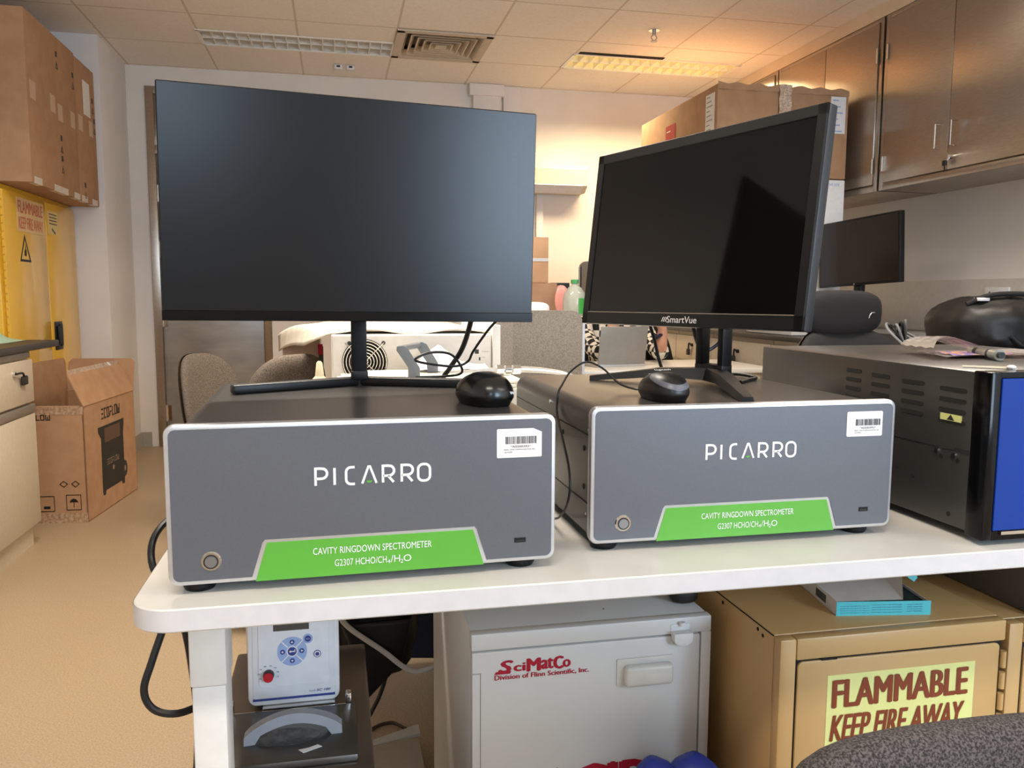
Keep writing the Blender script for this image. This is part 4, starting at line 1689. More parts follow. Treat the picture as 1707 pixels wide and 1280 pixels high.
for k in range(7):
    r = .008 + k * .0082
    pts = [(fx + r * math.cos(a), IY - .008, fz + r * math.sin(a)) for a in [2 * PI * i / 32 for i in range(33)]]
    g.tube(pts, .0013, seg=6, smooth=0)
for a in (45, 135, 225, 315):
    c, s = math.cos(math.radians(a)), math.sin(math.radians(a))
    g.tube([(fx + .01 * c, IY - .0095, fz + .01 * s), (fx + .072 * c, IY - .007, fz + .072 * s)], .0014, seg=6, smooth=0)
g.obj('fan_grille', M['chrome'], t)
# pale sheet laid over it
t = thing('dust_sheet', 'cream dust sheet draped over the instruments below the left monitor', 'cloth', (.1, 1.8, 1.02))
g = G()
def sheet(u, v):
    x = -.225 + .672 * u
    y = 1.40 + 1.2 * v
    z = 1.027 + .010 * math.sin(9 * u + 3 * v) * v + .006 * math.sin(17 * u) * (1 - v)
    if x < -.02:
        q = (-.02 - x) / .19
        z -= .06 * q ** 2 + .008 * math.sin(20 * v) * q + .055 * max(0, 1 - v / .16) * min(1, 2.2 * q)
        y += 1.02 * q * (1 - v)
    return (x, y, z)
g.grid(sheet, 44, 24)
o = g.obj('sheet', M['cloth'], t, ang=80, recalc=False)
sm = o.modifiers.new('thick', 'SOLIDIFY')
sm.thickness = .003
# beige cabinet under the sheet
t = thing('sheeted_cabinet', 'beige cabinet half covered by the cream dust sheet', 'cabinet', (-.12, 2.4, 0))
g = G()
g.box(-.205, -.062, 2.41, 2.8, 0, .960, .006)
g.obj('body', mat('beige_side', (196, 178, 158), .6), t)
g = G()
g.box(-.068, -.050, 2.40, 2.42, .02, .925)
g.mi = 1
g.box(-.070, -.052, 2.395, 2.41, .895, .935)
g.obj('gap_strip', [mat('gap_strip_shade', (70, 62, 60), .5), M['red']], t)  # dark strip coloured as the shaded gap between two devices, red piece on top
t = thing('plastic_bottle', 'pale wash bottle tip standing beside the fan instrument', 'bottle', (-.035, 1.32, .8))
g = G()
g.lathe([(.028, 0), (.03, .01), (.03, .09), (.012, .11), (.008, .145), (.004, .15)], (-.045, 1.36, .8))
g.obj('body', mat('cream_plastic', (236, 226, 190), .4), t)

# flat white rack unit with a grey carrying handle
t = thing('rack_unit', 'flat white rack unit with a cranked grey handle, lying behind the left analyzer', 'instrument', (.2, 1.1, .8))
g = G()
g.box(.0, .46, .93, 1.30, .80, .915, .003)
g.box(.01, .40, .94, 1.28, .916, .923, .002)
g.box(.05, .42, .96, 1.29, .924, .930, .002)
g.obj('case', mat('case_white', (234, 228, 212), .45), t)
def crank(x, y, wdir):
    g = G()
    prof = [(0, .931), (.030, .931), (.030, .955), (-.002, 1.003), (-.014, 1.008), (-.028, 1.006), (-.030, .996), (0, .955)]
    g.prism([(x + a * .9, z) for a, z in prof], 'y', y - .008, y + .008, .0015)
    return g
h = crank(.165, 1.06, 0).obj('handle', M['rackg'], t, ang=30)
crank(.225, 1.20, 0).obj('handle', M['rackg'], t, ang=30)
g = G()
g.tube([(.165 - .020, 1.06, 1.000), (.225 - .020, 1.20, 1.000)], .0075, smooth=0)
g.obj('handle_bar', M['rackg'], h)
t = thing('paper_stack', 'crumpled white paper sheets in front of the fan instrument', 'paper', (.3, 1.28, .93))
g = G()
def pap(u, v):
    return (.20 + .19 * u, 1.20 + .09 * v, .934 + .012 * v + .055 * max(0, 1 - abs(u - .35) * 3.2) * v + .004 * math.sin(12 * u))
g.grid(pap, 24, 10)
g.obj('sheet', M['paper'], t, recalc=False)
g = G()
g.box(.20, .39, 1.22, 1.295, .9305, .9345)
g.obj('stack', M['paper'], t)
t = thing('braided_hose', 'silver braided hose with a screw fitting between the two analyzers', 'hose', (.4, 1.2, .93))
g = G()
g.tube([(.25, 1.1, .939), (.33, 1.1, .941), (.40, 1.1, .944), (.465, 1.1, .943), (.52, 1.1, .938), (.57, 1.1, .928), (.63, 1.09, .90), (.68, 1.08, .84), (.72, 1.07, .812)], [.004, .0045, .0075, .0078, .0065, .005, .004, .004, .004])
g.obj('tube', M['hose'], t)
g = G()
a, b = Vector((.385, 1.1, .943)), Vector((.445, 1.1, .944))
g.cyl(a, a.lerp(b, .3), .0135, seg=6)
g.cyl(a.lerp(b, .36), a.lerp(b, .62), .011)
g.cyl(a.lerp(b, .68), b, .0125, seg=6)
g.obj('fitting', M['chrome'], t)
g = G()
g.tube([(.15, .955, .94), (.10, .952, .938), (.04, .95, .938)], .0065)
tag(g.obj('clear_tube', M['zip']), 'clear plastic tube with a fitting lying in front of the fan grille', 'tube')
# felt screens
def felt(name, label, pts, z0, z1, th):
    t = thing('felt_screen', label, 'screen', (pts[0][0], pts[0][1], z0), 0, 'grey felt desk screens')
    g = G()
    n = len(pts)
    L, R = [], []
    for i in range(n):
        a, b = Vector(pts[max(i - 1, 0)]), Vector(pts[min(i + 1, n - 1)])
        d = (b - a).normalized()
        nn = Vector((-d.y, d.x)) * th / 2
        L.append(Vector(pts[i]) + nn)
        R.append(Vector(pts[i]) - nn)
    for i in range(n - 1):
        q = [L[i], L[i + 1], R[i + 1], R[i]]
        if i == n - 2:                      # end board with a rounded upper corner
            a, b = Vector(pts[i]), Vector(pts[i + 1])
            l = (b - a).length
            d = (b - a).normalized()
            prof = [(0, z0), (l, z0), (l, z1 - .04)] + [(l - .04 + .04 * math.cos(k * PI / 12), z1 - .04 + .04 * math.sin(k * PI / 12)) for k in range(1, 7)] + [(0, z1)]
            nn = Vector((-d.y, d.x)) * th / 2
            m_ = len(prof)
            vs = [(a.x + d.x * u - nn.x, a.y + d.y * u - nn.y, z) for u, z in prof] + [(a.x + d.x * u + nn.x, a.y + d.y * u + nn.y, z) for u, z in prof]
            g._new(vs, [tuple(range(m_)), tuple(reversed(range(m_, 2 * m_)))] + [(k, m_ + k, m_ + (k + 1) % m_, (k + 1) % m_) for k in range(m_)])
        else:
            vs = [(p.x, p.y, z) for z in (z0, z1) for p in q]
            g._new(vs, [(3, 2, 1, 0), (4, 5, 6, 7), (0, 1, 5, 4), (1, 2, 6, 5), (2, 3, 7, 6), (3, 0, 4, 7)])
    g.obj('board', M['felt'], t, ang=30)
    g = G()
    p = pts[-1]
    d = (Vector(pts[-1]) - Vector(pts[-2])).normalized()
    g.box(p[0] - .002 + d.x * .002, p[0] + .010, p[1] - th / 2, p[1] + th / 2, z0, z1 - .035, .002)
    g.obj('edge_trim', mat('pale_blue_trim', (184, 190, 198), .6), t)
    return t
felt('a', 'grey felt desk screen with a rounded corner between the two monitors', [(.505, 1.62), (.512, 1.70), (.53, 1.76), (.57, 1.795), (.64, 1.80), (.815, 1.80)], .02, 1.077, .026)
felt('b', 'farther felt desk screen whose rounded top shows at the left edge of the right monitor', [(1.95, 4.5), (1.8, 4.5), (1.622, 4.5)], .02, 1.36, .03)

# far desk with cartons, bottle, laptop and person
t = thing('work_desk', 'white desk behind the felt screen with the laptop on it', 'desk', (1.5, 3.3, 0))
g = G()
g.box(1.13, 2.3, 3.10, 3.72, .722, .747, .004)
g.obj('desktop', M['table'], t)
for x in (1.15, 2.24):
    for y in (3.12, 3.66):
        g = G()
        g.box(x, x + .03, y, y + .03, 0, .723)
        g.obj('leg', M['leg'], t)
t = thing('shelf_cabinet', 'low white cabinet behind the felt screen carrying cartons and the green capped bottle', 'cabinet', (1.0, 2.75, 0))
g = G()
g.box(.55, 1.105, 2.772, 3.06, 0, 1.035, .004)
g.obj('carcass', M['acid'], t)
g = G()
g.box(.56, 1.10, 2.757, 2.772, .05, 1.0, .003)
g.obj('door', M['acid'], t)
t = thing('carton', 'brown carton with its flap up, lower of the two behind the left monitor edge', 'carton', (.9, 2.8, 1.036), 0, 'cartons behind the felt screen')
g = G()
g.box(.72, 1.012, 2.84, 3.03, 1.036, 1.186, .002)
g.obj('box', M['cardd'], t)
g = G()
g.box(1.004, 1.0135, 2.845, 3.02, 1.10, 1.13)
g.obj('tape', M['tape'], t)
t = thing('carton', 'tall brown carton standing on the lower one, just right of the left monitor', 'carton', (.85, 2.85, 1.186), 0, 'cartons behind the felt screen')
g = G()
g.box(.72, .972, 2.85, 3.02, 1.187, 1.396, .002)
g.obj('box', M['card'], t)
g = G()
g.box(.72, .9725, 2.848, 2.85, 1.285, 1.30)
g.obj('tape', M['tape'], t)
g = G()
g.ball((.89, 2.80, 1.066), .075, .028, .032, pw=.7)
tag(g.obj('paper_roll', M['paper']), 'white paper roll in front of the lower brown carton', 'paper')
t = thing('water_bottle', 'clear plastic bottle with a green cap and green label beside the cartons', 'bottle', (1.062, 2.74, 1.036))
g = G()
g.lathe([(.050, 0), (.053, .006), (.053, .075), (.048, .10), (.030, .128), (.015, .138), (.014, .15)], (1.062, 2.72, 1.036))
g.obj('body', M['bottle'], t)
g = G()
g.lathe([(.017, .146), (.018, .147), (.018, .162), (.016, .164)], (1.062, 2.72, 1.036))
g.obj('cap', M['gcap'], t)
g = G()
g.grid(lambda u, v: (1.062 + .0535 * math.cos(-1.5 + 1.3 * u), 2.72 + .0535 * math.sin(-1.5 + 1.3 * u), 1.046 + .07 * v), 10, 2)
g.obj('label', M['glabel'], t, recalc=False)
g = G()
g.ball((1.035, 2.86, 1.106), .04, .03, .07, pw=.8)
tag(g.obj('snack_bag', mat('pink_foil', (222, 150, 140), .4)), 'pinkish bag wedged between the lower carton and the bottle', 'bag')
g = G()
g.box(1.0, 1.09, 2.90, 2.93, 1.036, 1.188, .002)
tag(g.obj('folder', M['black']), 'black folder standing behind the green capped bottle', 'folder')

t = thing('laptop', 'open grey laptop seen from behind under the right monitor', 'laptop', (1.5, 3.38, .747))
a = .245
Tl = at(1.505, 3.31, .7475, a)
g = G(Tl)
g.box(-.155, .155, 0, .215, 0, .016, .003)
g.obj('base', M['alu'], t)
Tlid = Tl @ Matrix.Translation((0, 0.003, .016)) @ Matrix.Rotation(math.radians(8), 4, 'X')
g = G(Tlid)
g.box(-.152, .150, -.007, 0, 0, .205, .004)
l = g.obj('lid', mat('laptop_grey', (150, 146, 140), .45, .3), t)
g = G(Tlid)
g.box(-.146, .144, 0, .0008, .008, .198)
g.obj('screen', M['gblack'], l)

# ------------------------------------------------------------------ seated person
def skin_chain(name, chains, m, parent, sub=2):
    """chains: list of lists of (x,y,z,r); points shared by index tuples ('ref', i)"""
    vs, es, rs = [], [], []
    for ch_ in chains:
        prev = None
        for p in ch_:
            if isinstance(p, int):
                k = p
            else:
                vs.append(p[:3])
                rs.append(p[3])
                k = len(vs) - 1
            if prev is not None:
                es.append((prev, k))
            prev = k
    me = bpy.data.meshes.new(name)
    inv = wm(parent).inverted() if parent else Matrix.Identity(4)
    me.from_pydata([inv @ Vector(v) for v in vs], es, [])
    o = bpy.data.objects.new(name, me)
    COL.objects.link(o)
    if parent:
        o.parent = parent
    md = o.modifiers.new('skin', 'SKIN')
    md.use_smooth_shade = True
    for i, d in enumerate(me.skin_vertices[0].data):
        d.radius = (rs[i], rs[i])
        d.use_root = (i == 0)
    s = o.modifiers.new('sub', 'SUBSURF')
    s.levels = sub
    s.render_levels = sub
    dg = bpy.context.evaluated_depsgraph_get()
    bpy.context.view_layer.update()
    m2 = bpy.data.meshes.new_from_object(o.evaluated_get(bpy.context.evaluated_depsgraph_get()))
    o.modifiers.clear()
    o.data = m2
    m2.materials.clear()
    m2.materials.append(m)
    m2.shade_smooth()
    return o


px, py = 1.65, 3.93
t = thing('person', 'person in a black and white checked shirt seated behind the laptop, forearms raised', 'person', (px, py, 0))
# one continuous body: pelvis 0, spine, neck, head, arms with fingers, legs
ch = [[(px, py, .50, .13), (px, py - .02, .66, .125), (px, py - .03, .82, .135), (px, py - .03, .98, .125), (px, py - .03, 1.06, .07), (px, py - .04, 1.10, .052), (px, py - .05, 1.17, .075), (px, py - .06, 1.25, .088), (px, py - .055, 1.32, .07)]]
nb = 9
def arm(s, handdx):
    return [3, (px + s * .17, py - .03, 1.00, .058), (px + s * .20, py - .12, .88, .048), (px + s * .185, py - .36, .795, .040), (px + s * .16, py - .43, .86, .035),
            (px + s * .10 + handdx, py - .47, .955, .026), (px + s * .075 + handdx, py - .475, .985, .034), (px + s * .045 + handdx, py - .48, 1.00, .028)]
ch.append(arm(-1, -.06))
ch.append(arm(1, .05))
ch.append([0, (px - .10, py - .08, .49, .085), (px - .12, py - .40, .50, .07), (px - .12, py - .42, .28, .052), (px - .12, py - .40, .09, .042), (px - .12, py - .52, .04, .034)])
ch.append([0, (px + .10, py - .08, .49, .085), (px + .12, py - .40, .50, .07), (px + .12, py - .42, .28, .052), (px + .12, py - .40, .09, .042), (px + .12, py - .52, .04, .034)])
hl = len([p for c in ch[:1] for p in c]) + 6
hr = hl + 7
def fingers(idx, s, base):
    bx, by, bz = base
    for k, L in enumerate((.9, 1.05, 1.0, .8)):
        ch.append([idx, (bx - s * .022, by - .008 + k * .002, bz + .026 - k * .016, .0105), (bx - s * (.022 + .026 * L), by - .018, bz + .026 - k * .017, .0095), (bx - s * (.03 + .042 * L), by - .002, bz + .020 - k * .017, .008)])
    ch.append([idx - 1, (bx + s * .01, by - .03, bz + .02, .012), (bx - s * .012, by - .045, bz + .034, .0095)])
fingers(hl, -1, (px - .045 - .06, py - .48, 1.00))
fingers(hr, 1, (px + .045 + .05, py - .48, 1.00))
skin_chain('body', ch, M['skin'], t)
sh = [[(px, py, .50, .145), (px, py - .02, .66, .142), (px, py - .03, .82, .15), (px, py - .03, .98, .138), (px, py - .03, 1.06, .08)],
      [3, (px - .17, py - .03, 1.00, .07), (px - .20, py - .12, .88, .060), (px - .185, py - .36, .795, .054), (px - .165, py - .42, .845, .046)],
      [3, (px + .17, py - .03, 1.00, .07), (px + .20, py - .12, .88, .060), (px + .185, py - .36, .795, .054), (px + .165, py - .42, .845, .046)]]
skin_chain('shirt', sh, M['check'], t)
tr = [[(px, py, .50, .15), (px - .10, py - .08, .49, .095), (px - .12, py - .40, .50, .08), (px - .12, py - .42, .28, .062), (px - .12, py - .40, .11, .055)],
      [0, (px + .10, py - .08, .49, .095), (px + .12, py - .40, .50, .08), (px + .12, py - .42, .28, .062), (px + .12, py - .40, .11, .055)]]
skin_chain('trousers', tr, M['navy'], t)
for s in (-1, 1):
    g = G()
    g.ball((px + s * .12, py - .50, .035), .045, .13, .04, pw=.8)
    g.obj('shoe', M['black'], t)
g = G()
g.ball((px, py - .045, 1.285), .098, .098, .085, pw=.95)
g.ball((px, py - .02, 1.24), .10, .085, .09)
g.obj('hair', M['hair'], t)
hx = lambda x, y, z, r: G().ball((px + x, py + y, z), r, r, r)
for s in (-1, 1):
    hx(s * .032, -.142, 1.215, .012).obj('eye', M['lock'], t)
    g = G()
    g.ball((px + s * .088, py - .055, 1.20), .012, .02, .03)
    g.obj('ear', M['skin'], t)
g = G()
g.ball((px, py - .150, 1.19), .013, .02, .022)
g.obj('nose', M['skin'], t)
g = G()
g.ball((px, py - .136, 1.155), .024, .008, .006)
g.obj('mouth', mat('lips', (176, 96, 88), .5), t)
g = G()
g.tube([(px + .14 + .029 * math.cos(a), py - .452 + .02 * math.sin(a), .912 + .02 * math.cos(a)) for a in [2 * PI * i / 16 for i in range(17)]], .010, smooth=0)
g.obj('wrist_band', M['navy'], t)


def office_chair(x, y, rz, zb, label, m, group=None, w=.22, h=.20, arms=False, name='desk_chair', shell=None):
    """task chair facing local -y, back cushion centred at zb"""
    t = thing(name, label, 'chair', (x, y, 0), rz, group)
    T = at(x, y, 0, rz)
    g = G(T)
    def fn(u, v):
        a = 2 * PI * u
        ca, sa = math.cos(a), math.sin(a)
        n = 3.0
        k = 1.0 / (abs(ca) ** n + abs(sa) ** n) ** (1 / n)
        b = PI * (v - .5)
        rr = math.cos(b) ** .4
        xx, zz = w * k * ca * rr, h * k * sa * rr
        return (xx * (1 - .12 * zz / h), .22 + .035 * math.sin(b) - .06 * (xx / w) ** 2 + .05 * zz / h, zb + zz)
    g.grid(fn, 44, 16)
    g.obj('backrest', m, t, ang=80)
    g = G(T)
    def fs_(u, v):
        p = fn(u, .5 + .5 * v)
        return (p[0] * 1.01, p[1] + .012, p[2])
    g.grid(fs_, 44, 8)
    g.obj('back_shell', shell or M['black'], t, ang=80)
    g = G(T)
    g.ball((0, -.02, .46), .23, .22, .045, pw=.6, seg=36)
    g.obj('seat', m, t, ang=80)
    g = G(T)
    g.tube([(0, .27, zb), (0, .30, .5), (0, .15, .42), (0, 0, .41)], .018)
    g.obj('back_bracket', M['black'], t)
    g = G(T)
    g.cyl((0, 0, .08), (0, 0, .43), .022)
    g.obj('column', M['black'], t)
    for k in range(5):
        a = 2 * PI * k / 5
        g = G(T)
        g.tube([(0, 0, .10), (.27 * math.cos(a), .27 * math.sin(a), .065)], [.022, .014], smooth=0)
        lg = g.obj('leg', M['black'], t)
        g = G(T)
        g.cyl((.27 * math.cos(a) - .012, .27 * math.sin(a), .026), (.27 * math.cos(a) + .012, .27 * math.sin(a), .026), .026)
        g.obj('caster', M['black'], lg)
    if arms:
        for s in (-1, 1):
            g = G(T)
            g.tube([(s * .22, .12, .45), (s * .27, .10, .50), (s * .27, .05, .66), (s * .27, -.12, .68)], .014)
            g.obj('armrest', M['black'], t)
    return t, T


office_chair(-.43, 2.97, .87, .655, 'taupe woven task chair, the left one in front of the steel door', M['fabricb'], 'taupe task chairs', .17, .20)
office_chair(-.262, 2.09, -2.6, .735, 'taupe woven task chair, the right one below the cream dust sheet', M['fabricb'], 'taupe task chairs', .15, .20, shell=mat('dark_taupe_weave', (122, 110, 98), .95, rgb2=(84, 75, 68), nscale=260, bump=.4))
ch_, Tc = office_chair(px, py + .14, 0, .78, 'black desk chair carrying the seated person', M['fabk'], None, .23, .22)
Tc = None
# black high-backed chair on the right
t, T = office_chair(2.09, 1.88, .25, .80, 'black high-backed office chair behind the dark instrument case', M['fabk'], None, .33, .20, True, 'high_back_chair')
g = G(T)
g.ball((.0, .27, 1.062), .225, .055, .092, pw=.62, seg=40, rings=20)
g.obj('headrest', M['fabk'], t, ang=80)
g = G(T)
g.tube([(.11, .216, 1.04), (.113, .214, 1.053), (.125, .215, 1.062), (.142, .217, 1.063)], .002)
g.obj('stitch_mark', M['alu'], t)
office_chair(2.235, 4.10, .9, .74, 'black office chair with pale arm left of the drawers, beside the seated person', M['fabk'], None, .2, .22, True)

# background monitor
t = thing('monitor', 'small dark monitor standing on the right bench by the wall', 'monitor', (2.95, 3.15, .90))
T = pose(2.775, 3.13, 1.372, -1.4702, -.019, .0428)
g = G(T)
g.box(-.31, .31, 0, .03, -.181, .181, .003)
g.obj('back_shell', M['black'], t)
g = G(T)
g.box(-.298, .298, -.001, .002, -.168, .170)
g.obj('screen', mat('dim_screen', (24, 16, 14), .2), t, smooth=False)
g = G()
g.box(2.80, 2.83, 3.12, 3.18, .905, 1.25, .003)
g.obj('neck', M['black'], t)
g = G()
g.box(2.72, 2.92, 3.03, 3.27, .90, .912, .004)
g.obj('foot', M['black'], t)
g = G(T)
g.cyl((-.02, -.002, -.1745), (-.02, 0, -.1745), .004)
g.obj('badge', M['alu'], t)
# stack: white carton cabinet + big carton
t = thing('tall_white_box', 'tall white box on the right bench under the big brown carton', 'box', (2.75, 3.7, .9))
g = G()
g.box(2.60, 2.905, 3.462, 4.0, .902, 1.80, .004)
g.obj('box', M['paper'], t)
g = G(at(0, 3.462, 0))
g.text('OPEN THIS SIDE', 2.74, 1.765, .13, .016, y=-.001)
g.obj('print', M['lblue'], t, smooth=False, recalc=False)
t = thing('big_carton', 'large taped brown carton with shipping labels beside the wall cabinets', 'carton', (2.5, 3.46, 1.806))
KX0, KX1, KY0, KY1, KZ0, KZ1 = 2.09, 2.905, 3.46, 4.62, 1.806, 2.30
g = G()
def side(x0, x1, y0, y1):
    g.box(x0, x1, y0, y1, KZ0, KZ1)
g.box(KX0, KX1, KY0, KY1, KZ0, KZ1, .006)
g.obj('box', M['card'], t)
g = G()
rnd = random.Random(3)
nx = 24
def ragged(u, v):
    return (KX0 + (KX1 - KX0) * u, KY0 - .004 - .004 * math.sin(31 * u), KZ1 - .035 * v + .006 + .006 * math.sin(40 * u + 2) * (1 - v))
g.grid(ragged, 40, 3)
g.obj('torn_flap', M['card'], t, recalc=False)
g = G()
g.grid(lambda u, v: (2.46 + .075 * u, KY0 - .008 - .01 * math.sin(6 * v + 4 * u) ** 2, KZ1 + .012 - .17 * v), 10, 16)
g.obj('packing_tape', mat('crinkled_tape', (222, 206, 190), .25, nscale=90, bump=.6, rgb2=(186, 150, 120)), t, recalc=False)
def shiplabel(x0, x1, z0, z1, T, rows, col, bg, nm):
    g = G(T)
    g.box(x0, x1, -.002, 0, z0, z1)
    g.mi = 1
    for k in range(rows):
        z = z1 - (z1 - z0) * (k + .6) / rows
        g.box(x0 + (x1 - x0) * .12, x0 + (x1 - x0) * (.5 + .3 * ((k * 7) % 3) / 2), -.0026, 0, z - .004, z + .003)
    return g.obj(nm, [bg, col], t, smooth=False)
shiplabel(2.79, 2.885, 2.06, 2.265, at(0, KY0 - .002, 0), 6, M['lblue'], M['paper'], 'shipping_label')
Tx = Matrix.Translation((KX0 - .001, 0, 0)) @ Matrix.Rotation(-PI / 2, 4, 'Z')
shiplabel(-3.60, -3.49, 2.03, 2.26, Tx, 9, M['hgrey'], M['paper'], 'address_label')
shiplabel(-4.18, -4.03, 2.08, 2.20, Tx, 2, M['paper'], mat('red_label', (190, 60, 50), .6), 'fragile_label')
# backpack on the bench
t = thing('backpack', 'bulging black backpack on the right bench', 'bag', (2.7, 2.25, .9))
g = G()
g.ball((2.765, 2.10, 1.00), .285, .22, .135, pw=.72, seg=72, rings=40)
g.rough(.018, 11)
g.rough(.006, 40)
for v in g.bm.verts:
    v.co.z = max(v.co.z, .902)
g.obj('body', mat('backpack_nylon', (26, 23, 23), .5, nscale=7, bump=1.0, rgb2=(14, 12, 12)), t, ang=80)
g = G()
g.tube([(2.52, 2.02, 1.10), (2.60, 1.99, 1.135), (2.72, 1.96, 1.142), (2.86, 1.93, 1.125), (3.0, 1.92, 1.07)], .010)
g.obj('top_seam', M['fabk'], t)
g = G()
g.tube([(2.62, 1.885, .97), (2.66, 1.865, .935), (2.74, 1.855, .925), (2.80, 1.865, .95)], .006)
g.obj('strap', M['fabk'], t)
g = G()
g.box(2.55, 2.60, 1.985, 2.02, 1.112, 1.126, .003)
g.obj('white_tag', M['paper'], t)
t = thing('cable_bundle', 'tangle of dark leads on the right bench between chair and backpack', 'cable', (2.62, 2.6, .9))
for k in range(5):
    g = G()
    o = k * .022
    g.tube([(2.60 + o, 2.50 + o, .91), (2.57 + o, 2.56, .97 + .012 * k), (2.61 + o, 2.63, 1.0 - .012 * k), (2.68 + o * .5, 2.66, .96), (2.72 + o, 2.60, .91)], .006)
    g.obj('lead', M['cable'] if k % 2 else M['hgrey'], t)

# ================================================================== LEFT SIDE
# yellow flammables cabinet
t = thing('safety_cabinet', 'tall yellow flammables cabinet against the left wall under the cartons', 'cabinet', (-1.8, 4.25, 0))
YX, Y0, Y1, YZ = -1.60, 3.655, 4.855, 1.675
g = G()
g.box(-2.05, YX - .02, Y0, Y1, .04, YZ, .006)
g.box(-2.03, YX - .06, Y0 + .02, Y1 - .02, 0, .05)
g.obj('carcass', M['yellow'], t)
for i, (a, b) in enumerate(((Y0 + .028, 4.292), (4.298, Y1 - .028))):
    g = G()
    g.box(YX - .022, YX, a, b, .07, YZ - .03, .005)
    dr = g.obj('door', M['yellow'], t, ang=40)
    g = G()
    hy = a - .008 if i == 0 else b + .008
    for k in range(40):
        z = .09 + k * .0385
        g.cyl((YX - .006, hy, z), (YX - .006, hy, z + .030), .006 if i == 0 else .003, seg=10)
    g.obj('hinge', M['yellow'], dr)
    if i == 0:
        g = G(sign_px(YX + .0006, 3.86, 0))
        g.prism([(0, 1.45), (.40, 1.45), (.40, 1.625), (0, 1.625)], 'y', -.0004, .0005)
        sg = g.obj('warning_sign', mat('pale_sign', (232, 196, 140), .4), dr, smooth=False)
        g = G(sign_px(YX + .001, 3.86, 0))
        g.text('FLAMMABLE', .02, 1.548, .36, .062, bold=.03)
        g.text('KEEP FIRE AWAY', .02, 1.465, .36, .062, bold=.02)
        g.obj('lettering', mat('faded_red', (206, 110, 84), .6), sg, smooth=False, recalc=False)
        g = G(sign_px(YX + .0006, 3.86, 0))
        g.stroke([(.02, 1.30), (.16, 1.30), (.09, 1.425)], .012, closed=True)
        g.prism([(.075, 1.325), (.105, 1.325), (.108, 1.35), (.094, 1.385), (.09, 1.36), (.078, 1.35)], 'y', -.0006, 0)
        g.obj('flame_symbol', M['ink'], dr, smooth=False)
    else:
        g = G(sign_px(YX + .0006, 4.33, 0))
        g.box(.0, .17, -.0004, .0005, 1.47, 1.60)
        g.mi = 1
        for k in range(4):
            g.box(.02, .15, -.0008, 0, 1.58 - k * .018, 1.586 - k * .018)
        g.stroke([(.06, 1.50), (.12, 1.475)], .012)
        g.obj('notice', [mat('pale_notice', (232, 206, 130), .4), M['ink']], dr, smooth=False)
        g = G()
        g.box(YX, YX + .006, 4.34, 4.47, .80, .965, .01)
        g.box(YX + .005, YX + .02, 4.365, 4.395, .83, .94, .006)
        g.box(YX + .005, YX + .016, 4.41, 4.45, .82, .95, .004)
        g.obj('paddle_latch', M['black'], dr)
# tall cartons on top
def carton(y0, y1, x0, z1, label, marks):
    t = thing('tall_carton', label, 'carton', ((x0 - 1.455) / 2, (y0 + y1) / 2, YZ), 0, 'tall cartons on the yellow cabinet')
    x1 = -1.455
    g = G()
    g.box(x0, x1, y0, y1, YZ + .001, z1, .005)
    g.obj('box', M['card'], t)
    for yy in marks['tape']:
        g = G()
        g.box(x1 - .0005, x1 + .001, yy, yy + .08, 2.06 + (yy % .1) * .3, 2.15 + (yy % .1) * .3)
        g.obj('tape', mat('whitish_tape', (206, 176, 146), .4), t, smooth=False)
        g = G()
        g.box(x1 - .03, x1 + .001, yy, yy + .11, YZ, YZ + .035, .001)
        g.obj('tape', mat('white_tape', (226, 212, 198), .35), t, smooth=False)
    for (yy, z) in marks['print']:
        g = G(sign_px(x1 + .0006, 0, 0))
        g.box(yy, yy + .03, -.0003, 0, z, z + .03)
        g.obj('handling_mark', M['lock'], t, smooth=False)
        g = G(sign_px(x1 + .0006, 0, 0))
        g.stroke([(yy, z - .06), (yy + .03, z - .06), (yy + .015, z - .03)], .006, closed=True)
        g.obj('handling_mark', M['lock'], t, smooth=False)
    return t
ct = carton(3.665, 4.455, -2.1, 2.51, 'tall brown carton on the yellow cabinet, the nearer one with its corner towards us', {'tape': (3.70, 4.0, 4.12, 4.34), 'print': ((4.12, 2.40), (4.14, 1.96), (4.14, 1.85), (4.40, 2.36))})
ct = carton(4.462, 4.85, -2.1, 2.50, 'brown carton on the yellow cabinet, the farther narrow one with a white label', {'tape': (4.49, 4.70), 'print': ((4.78, 2.30), (4.80, 2.18), (4.55, 1.76))})
g = G(sign_px(-1.4545, 0, 0))
g.box(4.60, 4.74, -.001, 0, 2.20, 2.40)
g.obj('white_label', M['paper'], ct, smooth=False)

